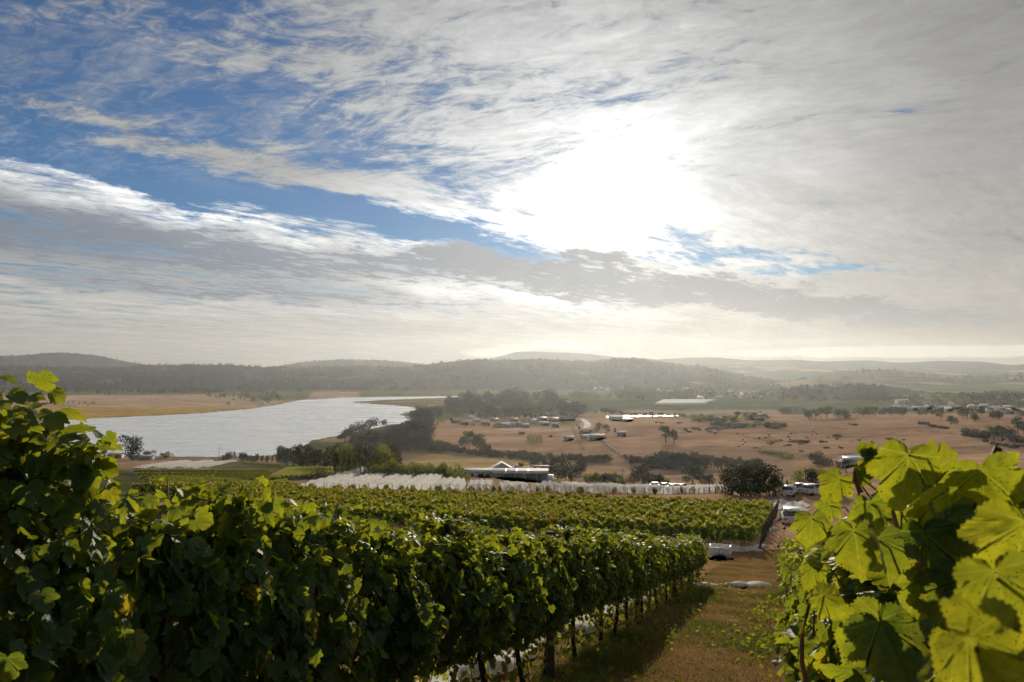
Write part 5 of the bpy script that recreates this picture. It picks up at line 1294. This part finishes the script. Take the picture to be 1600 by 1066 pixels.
# ------------------------------------------------------------------ buildings
def wallm(name, c, var=0.12): return basic(name, c, 0.8, var, 0.8, spec=0.2)
WH = wallm('white_weatherboard', (0.62, 0.62, 0.60)); GREYW = wallm('grey_render', (0.34, 0.33, 0.31)); BRICK = wallm('brown_brick', (0.20, 0.13, 0.10)); CREAM = wallm('cream_wall', (0.48, 0.43, 0.35))
NAVY = wallm('navy_steel_cladding', (0.030, 0.040, 0.075)); NAVYT = wallm('blue_steel_trim', (0.16, 0.22, 0.34)); ROOFW = basic('pale_steel_roof', (0.42, 0.42, 0.41), 0.75, 0.15, 0.5, spec=0.15); ROOFG = basic('grey_steel_roof', (0.22, 0.23, 0.24), 0.75, 0.2, 0.5, spec=0.12); ROOFD = basic('dark_roof', (0.07, 0.07, 0.075), 0.55, 0.2, 0.5)
ROOFR = basic('red_tile_roof', (0.26, 0.10, 0.07), 0.8, 0.2, 0.8); WIN = basic('window_glass', (0.025, 0.028, 0.032), 0.08, 0.1, 2.0, spec=0.8); FRAME = basic('white_window_frame', (0.70, 0.70, 0.68), 0.6, 0.05, 3.0); SKYL = basic('translucent_roof_panel', (0.82, 0.82, 0.80), 0.4, 0.05, 3.0); TARP = basic('blue_tarpaulin', (0.03, 0.12, 0.50), 0.5, 0.2, 2.0)
def gable(w, d, h, e, rise, over=0.35, th=0.12):
    """a pitched roof with its ridge along x and gable ends filled by the wall"""
    m = MB(); W, Dd = w / 2 + over, d / 2 + over; k = rise / (d / 2); zb = h - over * k
    for s in (-1, 1):
        m.add([(-W, s * Dd, zb), (W, s * Dd, zb), (W, 0, h + rise), (-W, 0, h + rise), (-W, s * Dd, zb + th), (W, s * Dd, zb + th), (W, 0, h + rise + th), (-W, 0, h + rise + th)],
              [(0, 1, 2, 3), (4, 5, 6, 7), (0, 1, 5, 4), (1, 2, 6, 5), (2, 3, 7, 6), (3, 0, 4, 7)])
    return m
def walls(w, d, h, rise):
    m = MB(); x, y = w / 2, d / 2
    m.add([(-x, -y, -1.0), (x, -y, -1.0), (x, y, -1.0), (-x, y, -1.0), (-x, -y, h), (x, -y, h), (x, y, h), (-x, y, h), (-x, 0, h + rise), (x, 0, h + rise)],
          [(0, 1, 5, 4), (2, 3, 7, 6), (1, 2, 6, 5), (3, 0, 4, 7)], [(4, 7, 8), (6, 5, 9)])
    return m
def window(o, x, y, z, w, h, face=-1, frame=True):
    """a window in the wall at y, looking along face*y"""
    m = MB(); a, b = sorted((y + face * 0.02, y + face * 0.06)); m.box(x - w / 2, x + w / 2, a, b, z, z + h); wn = part('window', m.mesh('window', WIN), o)
    if frame:
        m = MB(); a, b = sorted((y + face * 0.021, y + face * 0.10)); t = 0.09
        m.box(x - w / 2 - t, x + w / 2 + t, a, b, z + h + 0.002, z + h + t); m.box(x - w / 2 - t, x + w / 2 + t, a, b, z - t, z - 0.002); m.box(x - w / 2 - t, x - w / 2 - 0.002, a, b, z - 0.001, z + h + 0.001); m.box(x + w / 2 + 0.002, x + w / 2 + t, a, b, z - 0.001, z + h + 0.001); m.box(x - 0.04, x + 0.04, a, b - 0.01 if face > 0 else b, z + 0.001, z + h - 0.001)
        f = link('frame', m.mesh('frame', FRAME), wn); KIDS.setdefault(wn.name, []).append(f)
    return wn
def door(o, x, y, w, h, mat, face=-1):
    m = MB(); a, b = sorted((y + face * 0.02, y + face * 0.07)); m.box(x - w / 2, x + w / 2, a, b, 0, h); d = part('door', m.mesh('door', mat), o)
    m = MB(); a, b = sorted((y + face * 0.072, y + face * 0.12)); m.box(x + w * 0.33, x + w * 0.33 + 0.07, a, b, 1.0, 1.12); k = link('handle', m.mesh('handle', WIRE), d); KIDS.setdefault(d.name, []).append(k)
def house(P, rz, w, d, h, rise, wm_, rm, label, group=None, nwin=3, cat='house', chim=False, name='house', sub=True):
    o = thing(name, P, rz, label, cat, group)
    part('wall', walls(w, d, h, rise).mesh('wall', wm_), o); r_ = part('roof', gable(w, d, h, 0, rise).mesh('roof', rm), o)
    for i in range(nwin):
        x = -w / 2 + w * (i + 0.7) / (nwin + 0.9)
        window(o, x, -d / 2, 0.9, min(1.7, w / nwin * 0.4), 1.2, -1, sub)
    if nwin: door(o, w / 2 - w * 0.10, -d / 2, 0.95, 2.05, BRICK)
    if chim:
        m = MB(); m.box(w * 0.22, w * 0.22 + 0.7, -0.35, 0.35, h, h + rise + 0.9); c = link('chimney', m.mesh('chimney', BRICK), r_); KIDS.setdefault(r_.name, []).append(c)
    return o
# the white homestead
D_H = 330.0
P = at_depth(754, D_H); P.z += 0.3
hs_ = thing('homestead', P, R(2), 'long white homestead with pale roof and dark windows behind the nets', 'house')
part('wall', walls(18.5, 6.5, 2.7, 1.0).mesh('wall', WH), hs_); part('roof', gable(18.5, 6.5, 2.7, 0, 1.0, 0.5).mesh('roof', ROOFW), hs_)
for x in (-7.4, -4.6, -0.6, 2.2, 5.4): window(hs_, x, -3.25, 0.8, 1.7, 1.35)
door(hs_, 7.6, -3.25, 0.95, 2.05, BRICK)
m = MB()   # cross wing whose gable faces the camera
for (y0, y1) in ((-1.2, 7.5),):
    m.add([(3.6, y0, 1.6), (12.4, y0, 1.6), (12.4, y1, 1.6), (3.6, y1, 1.6), (3.6, y0, 3.1), (12.4, y0, 3.1), (12.4, y1, 3.1), (3.6, y1, 3.1), (8, y0, 5.6), (8, y1, 5.6)],
          [(0, 1, 5, 4), (2, 3, 7, 6), (1, 2, 6, 5), (3, 0, 4, 7)], [(4, 5, 8), (6, 7, 9)])
part('wing_wall', m.mesh('wing_wall', WH), hs_)
m = MB()
for s in (-1, 1):
    m.add([(8 + s * 4.9, -1.7, 2.85), (8 + s * 4.9, 7.9, 2.85), (8, 7.9, 5.65), (8, -1.7, 5.65), (8 + s * 4.9, -1.7, 3.0), (8 + s * 4.9, 7.9, 3.0), (8, 7.9, 5.8), (8, -1.7, 5.8)], [(0, 1, 2, 3), (4, 5, 6, 7), (0, 1, 5, 4), (1, 2, 6, 5), (2, 3, 7, 6), (3, 0, 4, 7)])
part('wing_roof', m.mesh('wing_roof', ROOFW), hs_)
m = MB(); m.box(12.6, 15.6, 1, 5, 1.6, 3.5); m.add([(12.4, 0.8, 3.5), (15.8, 0.8, 3.5), (15.8, 5.2, 3.5), (12.4, 5.2, 3.5), (14.1, 0.8, 5.0), (14.1, 5.2, 5.0)], [(0, 3, 5, 4), (1, 2, 5, 4)], [(0, 1, 4), (2, 3, 5)]); part('side_gable', m.mesh('side_gable', WH), hs_)
m = MB(); m.box(15.0, 15.6, 4, 4.6, 3.6, 5.6); part('chimney', m.mesh('chimney', BRICK), hs_)
# the navy shed
P = at_depth(813, 308.0)
sh = thing('farm_shed', P, R(-2), 'dark blue steel shed with pale roof and light roof strips', 'shed')
w_, d_ = 21.0, 9.0
part('wall', walls(w_, d_, 3.4, 1.2).mesh('wall', NAVY), sh); rf = part('roof', gable(w_, d_, 3.4, 0, 1.2, 0.3).mesh('roof', ROOFW), sh)
for x in (-5.6, -1.5, 2.9):
    m = MB(); k = 1.2 / 4.5
    m.add([(x - 0.35, -4.7, 3.4 - 0.2 * k + 0.15), (x + 0.35, -4.7, 3.4 - 0.2 * k + 0.15), (x + 0.35, -0.1, 4.6 + 0.10), (x - 0.35, -0.1, 4.6 + 0.10), (x - 0.35, -4.7, 3.4 - 0.2 * k + 0.19), (x + 0.35, -4.7, 3.4 - 0.2 * k + 0.19), (x + 0.35, -0.1, 4.6 + 0.14), (x - 0.35, -0.1, 4.6 + 0.14)], [(0, 1, 2, 3), (4, 5, 6, 7), (0, 1, 5, 4), (1, 2, 6, 5), (2, 3, 7, 6), (3, 0, 4, 7)])
    c = link('roof_light', m.mesh('roof_light', SKYL), rf); KIDS.setdefault(rf.name, []).append(c)
for x in (-10.4, -6.2, -2.1, 2.1, 6.2, 10.4):
    m = MB(); m.box(x - 0.12, x + 0.12, -4.60, -4.503, -0.8, 3.3); part('wall_post', m.mesh('wall_post', NAVYT), sh)
m = MB(); m.box(1.0, 1.8, -4.62, -4.503, 2.7, 3.1); part('wall_lamp_box', m.mesh('wall_lamp_box', FRAME), sh)
m = MB(); m.box(-10.2, 10.2, 4.6, 8.0, -0.5, 2.6); m.box(5.0, 11.0, 4.55, 8.4, 4.55, 4.9); part('lean_to', m.mesh('lean_to', ROOFG), sh)
P = at_depth(860, 300.0); o = thing('trailer', P, R(-12), 'small white box trailer beside the right end of the blue shed', 'trailer')
m = MB(); m.box(-0.9, 0.9, -1.5, 1.5, 0.55, 2.7); part('box', m.mesh('box', FRAME), o)
m = MB(); m.box(-0.05, 0.05, -2.6, -1.5, 0.5, 0.6); part('tow_bar', m.mesh('tow_bar', WIRE), o)
for x in (-0.95, 0.95):
    m = MB(); m.tube([(x - 0.1, 0, 0.36), (x + 0.1, 0, 0.36)], 0.36, 14); w = part('wheel', m.mesh('wheel', TYRE), o)
P = at_depth(853, 297.0); rng = np.random.default_rng(3); n = 14; u, v = np.meshgrid(np.linspace(-1, 1, n), np.linspace(-1, 1, n))
zt = 0.9 * np.clip(1.15 - np.maximum(np.abs(u), np.abs(v)) ** 2, 0.15, 1) + 0.12 * np.sin(u * 6) * np.cos(v * 5); I = np.arange(n * n).reshape(n, n)
tg = tag(link('tarpaulin', mesh_np('tarpaulin', np.stack([u * 2.2, v * 1.3, zt - 0.1], -1).reshape(-1, 3), np.stack([I[:-1, :-1], I[:-1, 1:], I[1:, 1:], I[1:, :-1]], -1).reshape(-1, 4), TARP, True), None, P), 'bright blue tarpaulin over a heap beside the white box trailer', 'tarpaulin')
def B(px, py, wpx, dpt, wallh, rise, rz, wm_, rm, label, group=None, nwin=3, **k):
    P = at(px, py); w = wpx / F_PX * P.y
    return house(P, R(rz), w, dpt, wallh, rise, wm_, rm, label, group, nwin, **k)
# single farm buildings
B(888, 688, 17, 5.5, 2.6, 1.0, 4, WH, ROOFG, 'small white cottage with a grey roof alone in the paddock', None, 3)
B(932, 687, 26, 7, 3.0, 1.4, 8, WH, ROOFW, 'long white farm building in the middle of the paddock', None, 4, cat='farm building', chim=True)
B(914, 686, 11, 5, 2.6, 0.9, 20, GREYW, ROOFW, 'low white annexe at the left end of the long farm building', None, 2)
B(971, 681, 13, 6, 2.6, 1.0, -6, BRICK, ROOFG, 'low brown farm house right of the long white farm building', None, 2)
B(962, 657, 22, 10, 4.6, 1.4, 0, WH, ROOFW, 'long white shed standing at the top edge of the paddock', None, 0, cat='shed')
B(980, 658, 16, 8, 2.4, 0.8, 6, BRICK, ROOFD, 'low dark shed right of the long white shed', None, 0, cat='shed')
B(886, 658, 27, 9, 4.0, 3.0, 2, BRICK, ROOFD, 'dark gabled hall at the right end of the village', None, 2, cat='hall') if False else B(886, 657, 25, 9, 3.4, 2.6, 2, BRICK, ROOFD, 'dark gabled hall at the right end of the village', None, 2, cat='hall')
B(1185, 656, 15, 10, 4.2, 1.8, -12, WH, ROOFW, 'white house in the middle of the green pocket of trees', None, 3, chim=True)
B(1170, 656, 9, 6, 4.0, 1.6, 10, GREYW, ROOFG, 'grey outbuilding left of the white house in the green pocket', None, 1)
B(1330, 727, 26, 8, 3.2, 1.3, -8, GREYW, basic('blue_grey_roof', (0.30, 0.38, 0.46), 0.4, 0.1, 0.5), 'farm shed with a pale blue-grey roof behind the right vines', None, 2, cat='shed')
B(1315, 731, 12, 5, 2.6, 0.8, 15, BRICK, ROOFG, 'small lean-to left of the farm shed with the blue-grey roof', None, 1, cat='shed')
B(181, 716, 18, 8, 3.0, 1.2, 5, GREYW, ROOFG, 'grey riverside house left of the big dark tree', None, 3)
B(228, 719, 20, 7, 2.6, 1.0, -5, GREYW, ROOFG, 'low grey riverside house right of the big dark tree', None, 3)
B(640, 668, 15, 9, 6.0, 1.8, -10, WH, ROOFW, 'white house among the dark trees of the wooded point', None, 3)
B(616, 676, 11, 7, 3.2, 1.2, 12, WH, ROOFW, 'small white house near the shore of the wooded point', None, 2)
B(358, 631, 6, 8, 4, 1.5, 0, WH, ROOFW, 'tiny white farm house on the pale fields across the river', None, 1)
B(410, 632, 8, 9, 4, 1.5, 10, WH, ROOFW, 'white house among trees at the tip of the far fields', None, 1)
B(1012, 764, 0.1, 1, 1, 1, 0, WH, ROOFW, 'x') if False else None
B(1080, 741, 10, 6, 2.6, 1.0, 10, BRICK, ROOFG, 'low roof half hidden by the scrub behind the gums', None, 1)
# village
vr = random.Random(4)
GV = 'houses of the village beyond the paddock'
for px, py, wp in ((712, 661, 13), (727, 664, 12), (745, 660, 12), (758, 664, 13), (772, 659, 11), (790, 667, 14), (806, 666, 13), (820, 668, 12), (803, 659, 13), (836, 652, 15), (846, 657, 14), (857, 650, 12), (866, 658, 13), (833, 661, 13), (875, 652, 12), (850, 665, 14), (868, 667, 10), (781, 652, 9), (893, 651, 11), (735, 655, 9)):
    c = vr.choice([(WH, ROOFW, 'white walled village house with a pale roof'), (GREYW, ROOFG, 'grey village house with a grey roof'), (CREAM, ROOFD, 'cream village house with a dark roof'), (BRICK, ROOFG, 'brown brick village house with a grey roof'), (CREAM, ROOFR, 'cream village house with a red roof')])
    B(px, py, wp, 8, 3.0, 1.6, vr.uniform(-25, 25), c[0], c[1], c[2] + ' beyond the paddock', GV + ', ' + c[2][:-len(' roof')].split(' village')[0], 2, sub=False)
GT = 'houses of the town on the far right'
for i in range(42):
    px = vr.uniform(1400, 1602); py = 634 + (px - 1400) / 200 * 10 + vr.uniform(-6, 6); c = vr.choice([(WH, ROOFW, 'white house with a pale roof'), (GREYW, ROOFG, 'grey house with a grey roof'), (CREAM, ROOFD, 'cream house with a dark roof'), (BRICK, ROOFG, 'brick house with a grey roof')])
    B(px, py, vr.uniform(7, 12), 9, 3.2, 1.8, vr.uniform(-30, 30), c[0], c[1], c[2] + ' in the town on the far right', GT + ', ' + c[2], 1, sub=False)
B(1410, 631, 16, 16, 6, 1.5, 3, WH, ROOFW, 'long white warehouse at the left edge of the far-right town', None, 0, cat='warehouse')
GF = 'houses of the far township in the hazy middle distance'
for i in range(34):
    px = vr.uniform(1085, 1222); py = vr.uniform(614, 624); c = vr.choice([(WH, ROOFW, 'white'), (GREYW, ROOFG, 'grey'), (CREAM, ROOFD, 'dark-roofed')])
    B(px, py, vr.uniform(6, 10), 12, 4, 2, vr.uniform(-20, 20), c[0], c[1], 'tiny %s house of the far township under the hazy hills' % c[2], GF + ', ' + c[2], 0)
for i in range(16):
    px = vr.uniform(930, 1090); py = vr.uniform(603, 610)
    B(px, py, vr.uniform(4, 7), 12, 4, 2, vr.uniform(-20, 20), WH, ROOFW, 'tiny white house scattered along the foot of the hazy hill', 'houses at the foot of the hazy hill', 0)
# roads
ROAD = basic('pale_gravel_road', (0.38, 0.35, 0.30), 0.9, 0.2, 0.3, spec=0.1); ASPH = basic('grey_asphalt', (0.16, 0.16, 0.16), 0.9, 0.15, 0.3, spec=0.15); LINE = basic('white_road_paint', (0.7, 0.7, 0.68), 0.7, 0.05, 1.0)
def road(pts, w, mat, name='road', lift=0.12, n=60):
    P = [at(*p) for p in pts]; L = [0.0]
    for a, b in zip(P[:-1], P[1:]): L.append(L[-1] + (b - a).length)
    C_ = []
    for i in range(n):
        d = L[-1] * i / (n - 1); j = min(max(q for q in range(len(L)) if L[q] <= d + 1e-6), len(P) - 2); f = (d - L[j]) / (L[j + 1] - L[j]); C_.append(P[j].lerp(P[j + 1], f))
    C_ = [C_[max(0, i - 1)] * 0.25 + C_[i] * 0.5 + C_[min(n - 1, i + 1)] * 0.25 for i in range(n)]
    co = []
    for i in range(n):
        t = C_[min(n - 1, i + 1)] - C_[max(0, i - 1)]; s = Vector((-t.y, t.x, 0)).normalized()
        for q in (-0.5, 0.5): p = C_[i] + s * w * q; co.append((p.x, p.y, hz(p.x, p.y) + lift))
    f = [(2 * i, 2 * i + 1, 2 * i + 3, 2 * i + 2) for i in range(n - 1)]
    tag(link(name, mesh_np(name, np.array(co), np.array(f), mat)), kind='structure'); return C_
road([(905, 650), (913, 657), (919, 662), (917, 668), (900, 672), (850, 673), (800, 671), (783, 670)], 7.0, ASPH)
road([(776, 672), (800, 671), (818, 669), (823, 666), (818, 663), (806, 662)], 7.0, ROAD)
road([(868, 623), (880, 626), (900, 631)], 10.0, ROAD, lift=0.3)
# far netted orchard on the plain
def slab(pts, h, mat, name, label, cat):
    P = [at(*p) for p in pts]; bm = bmesh.new(); lo_ = [bm.verts.new((p.x, p.y, p.z - 0.5)) for p in P]; hi_ = [bm.verts.new((p.x, p.y, p.z + h)) for p in P]; n = len(P)
    bm.faces.new(hi_)
    for i in range(n): bm.faces.new((lo_[i], lo_[(i + 1) % n], hi_[(i + 1) % n], hi_[i]))
    bmesh.ops.recalc_face_normals(bm, faces=bm.faces[:]); me = bpy.data.meshes.new(name); bm.to_mesh(me); bm.free(); me.materials.append(mat); tag(link(name, me), label, cat)
slab([(1023, 633), (1100, 632.5), (1119, 626.5), (1037, 626.8)], 3.5, ROLL, 'orchard_netting', 'flat white netted orchard lying on the green plain beyond the water', 'netting')
# poles
def pole(px, py, hp, label, group=None):
    P = at(px, py); H = hp / F_PX * P.y; o = thing('power_pole', P, R(tr_.uniform(-20, 20)), label, 'pole', group)
    m = MB(); m.tube([(0, 0, -0.5), (0, 0, H)], [0.17, 0.11], 8); part('shaft', m.mesh('shaft', POSTW), o)
    m = MB(); m.box(-1.1, 1.1, -0.06, 0.06, H - 0.9, H - 0.75); part('cross_arm', m.mesh('cross_arm', POSTW), o)
    for x in (-0.95, 0, 0.95):
        m = MB(); m.tube([(x, 0, H - 0.75), (x, 0, H - 0.5)], 0.06, 6); part('insulator', m.mesh('insulator', FRAME), o)
pole(342, 724, 26, 'wooden power pole at the river edge left of the slender grove'); pole(563, 748, 36, 'wooden power pole in front of the olive-green riverside grove')
pole(973, 758, 26, 'wooden power pole standing in the hedge above the right-hand nets'); pole(1230, 774, 24, 'wooden power pole right of the black-green pines')
# low green vine rows on the slope beside and above the nets
def vine_strip(spots, name, label):
    ps = []
    for x, y, a, sc in spots:
        c = BLOCK[0] * np.array([1, 1, sc]); ca_, sa_ = math.cos(a), math.sin(a)
        ps.append((np.stack([c[:, 0] * ca_ - c[:, 1] * sa_ + x, c[:, 0] * sa_ + c[:, 1] * ca_ + y, c[:, 2] + hz(x, y)], -1)[::1], BLOCK[1], BLOCK[2], np.clip(BLOCK[3] - 0.12, 0, 1)))
    co, f, uv, rd = join(ps); tag(link(name, mesh_np(name, co, f, LEAF_FAR, False, rnd=rd)), label, 'vine rows', None, 'stuff')
sp = []
for k in range(11):     # patch left of the nets, rows running away
    a, b = at(425 + k * 8, 752 - k * 0.4), at(478 + k * 5, 735.5)
    n = int((b - a).length / 2.2); sp += [(a.x + (b.x - a.x) * q / n, a.y + (b.y - a.y) * q / n, math.atan2(b.y - a.y, b.x - a.x), 1.0) for q in range(n)]
vine_strip(sp, 'vine_patch', 'green vine patch on the bare slope left of the nets')
sp = []
for (a, b) in (((380, 727), (560, 735)), ((560, 735), (722, 748)), ((440, 732), (600, 741)), ((600, 741), (700, 750))):
    a, b = at(*a), at(*b); n = int((b - a).length / 1.6); sp += [(a.x + (b.x - a.x) * q / n, a.y + (b.y - a.y) * q / n, math.atan2(b.y - a.y, b.x - a.x), 1.1) for q in range(n)]
vine_strip(sp, 'vine_hedgerow', 'long green vine rows above the nets below the riverside grove')

sp = []
for k in range(9):
    a, b = at(215 + k * 6, 742 + k * 5), at(425 + k * 6, 742 + k * 4)
    n = int((b - a).length / 1.7); sp += [(a.x + (b.x - a.x) * q / n, a.y + (b.y - a.y) * q / n, math.atan2(b.y - a.y, b.x - a.x), 1.0) for q in range(n)]
vine_strip(sp, 'vine_patch', 'green vine rows on the slope just beyond the top of the left row')
# post and wire fences
def fence(pts, gap, label, h=1.25):
    P = [at(*p) for p in pts]; o = thing('wire_fence', P[0], 0, label, 'fence'); c = P[0]; run = []
    for a, b in zip(P[:-1], P[1:]):
        n = max(1, int((b - a).length / gap)); run += [a.lerp(b, q / n) for q in range(n)]
    run.append(P[-1]); run = [Vector((p.x - c.x, p.y - c.y, hz(p.x, p.y) - c.z)) for p in run][:95]
    for p in run:
        m = MB(); m.tube([(p.x, p.y, p.z - 0.2), (p.x, p.y, p.z + h)], 0.09, 6); part('fence_post', m.mesh('fence_post', POSTW), o)
    for z in (0.35, 0.75, 1.12):
        m = MB(); m.tube([p + Vector((0, 0, z)) for p in run], 0.018, 4); part('wire_strand', m.mesh('wire_strand', WIRE), o)
fence([(885, 752), (950, 762), (1040, 770), (1128, 772)], 5.0, 'post and wire fence along the bare bank right of the nets')
fence([(900, 664), (940, 690), (975, 716)], 6.0, 'post and wire fence running down the paddock beside the dark track')
fence([(1300, 712), (1380, 706), (1500, 700), (1600, 700)], 7.0, 'long post and wire fence across the brown hill on the right')
fence([(690, 697), (760, 700), (830, 703), (890, 706)], 6.0, 'post and wire fence along the lower edge of the brown paddock')
# ------------------------------------------------------------------ far woods
def hill_spots(key, n, hlo, hhi, r0, r1, seed, pxr=None):
    g = np.random.default_rng(seed); co, rows = HILLS[key]; out = []
    m, w, _ = co.shape
    i = g.uniform(r0, r1, n) * (rows - 1); j = g.uniform(0, w - 1.001, n); i0 = np.clip(i.astype(int), 0, m - 2); j0 = j.astype(int); fi = (i - i0)[:, None]; fj = (j - j0)[:, None]
    p = (co[i0, j0] * (1 - fj) + co[i0, j0 + 1] * fj) * (1 - fi) + (co[i0 + 1, j0] * (1 - fj) + co[i0 + 1, j0 + 1] * fj) * fi
    if pxr is not None: p = p[pxr(p, g)]
    return [(q[0], q[1], q[2] - 3.5, g.uniform(hlo, hhi), ('round', 'gum', 'round')[g.integers(3)]) for q in p]
wood('hill_forest', hill_spots('A', 14000, 5, 14, 0.12, 1.04, 1, lambda p, g: fbm(p[:, 0] / 170, p[:, 1] / 300, 14) + g.normal(0, 0.06, len(p)) > -0.12), 'dense forest covering the long near ridge across the river', DARKF, 60)
wood('hill_forest', hill_spots('H', 900, 10, 17, 0.05, 1.05, 2), 'dark wood on the low knoll in front of the right-hand hills', DARKF, 45)
wood('hill_forest', hill_spots('F', 1500, 11, 18, 0.2, 1.03, 3, lambda p, g: fbm(p[:, 0] / 220, p[:, 1] / 300, 4) + g.normal(0, 0.05, len(p)) > -0.02), 'patchy woods on the nearest right-hand hill', DARKF, 60)
wood('hill_forest', hill_spots('B', 3000, 8, 14, 0.5, 1.03, 4), 'forest along the taller ridges behind', DARKF, 80)
def plain(polys, n, hlo, hhi, seed, clump=0.0):
    """spots on flat land inside pixel polygons"""
    g = np.random.default_rng(seed); out = []
    for pts in polys:
        xs = [p[0] for p in pts]; ys = [p[1] for p in pts]; k = 0; tries = 0
        while k < n and tries < n * 8:
            tries += 1; x = g.uniform(min(xs), max(xs)); y = g.uniform(min(ys), max(ys))
            if sdist(np.array([x]), np.array([y]), pts)[0] > 0: continue
            d = 68.0 / ((y - 572) / F_PX)
            wx = (x - 800) / F_PX * d
            if clump and float(fbm(np.array([wx / 70]), np.array([d / 70]), seed)[0]) < clump: continue
            out.append((wx, d, hz(wx, d) - 0.4, g.uniform(hlo, hhi), ('round', 'gum', 'round')[g.integers(3)])); k += 1
    return out
wood('river_flat_wood', plain([[(-60, 615), (40, 619), (470, 613), (700, 612), (700, 607), (430, 604), (-60, 606)]], 620, 7, 15, 5, -0.06) + plain([[(60, 624), (180, 631), (110, 636), (30, 632)]], 40, 3, 5, 6), 'band of trees along the foot of the ridge across the river', DARKF, 40)
wood('river_flat_wood', plain([[(320, 620), (430, 613), (440, 625), (415, 631), (390, 629), (350, 624)]], 90, 6, 11, 7), 'trees round the houses at the tip of the far fields', GUMF, 30)
wood('plain_tree_belt', plain([[(880, 610), (1110, 608), (1120, 622), (1000, 626), (890, 624)]], 330, 9, 17, 8, -0.02), 'long belt of trees across the plain beyond the village', DARKF, 30)
wood('plain_tree_belt', plain([[(640, 600), (1180, 600), (1240, 616), (1080, 612), (880, 609), (640, 610)]], 560, 8, 14, 9, -0.05), 'hazy tree belts at the foot of the central hill', DARKF, 45)
wood('plain_tree_belt', plain([[(1090, 616), (1240, 618), (1320, 624), (1420, 624), (1620, 622), (1620, 634), (1400, 632), (1220, 628), (1100, 626)]], 430, 8, 15, 10, -0.03), 'tree belts around the far town and the green plain', DARKF, 30)
wood('town_trees', plain([[(1400, 630), (1620, 634), (1620, 650), (1470, 646), (1400, 640)]], 120, 5, 11, 12), 'garden trees standing between the houses of the far-right town', GUMF, 25)
# prototypes nothing used
for lst in [hi, lo, tall, hir, blk] + list(PROTO.values()):
    for o in lst:
        if o.name not in used: hide_away(o)
# ------------------------------------------------------------------ the hazy air
hm = bpy.data.materials.new('haze_air'); hm.use_nodes = True; ht = hm.node_tree; ht.nodes.clear()
pv = ht.nodes.new('ShaderNodeVolumePrincipled'); pv.inputs['Density'].default_value = 0.00005
pv.inputs['Color'].default_value = (0.86, 0.93, 1.0, 1); pv.inputs['Anisotropy'].default_value = 0.62
ho = ht.nodes.new('ShaderNodeOutputMaterial'); ht.links.new(pv.outputs[0], ho.inputs['Volume'])
hb = MB(); hb.box(-6500, 6500, -900, 5900, WZ - 8, 190)
hz_o = tag(link('haze', hb.mesh('haze', hm)), kind='stuff')
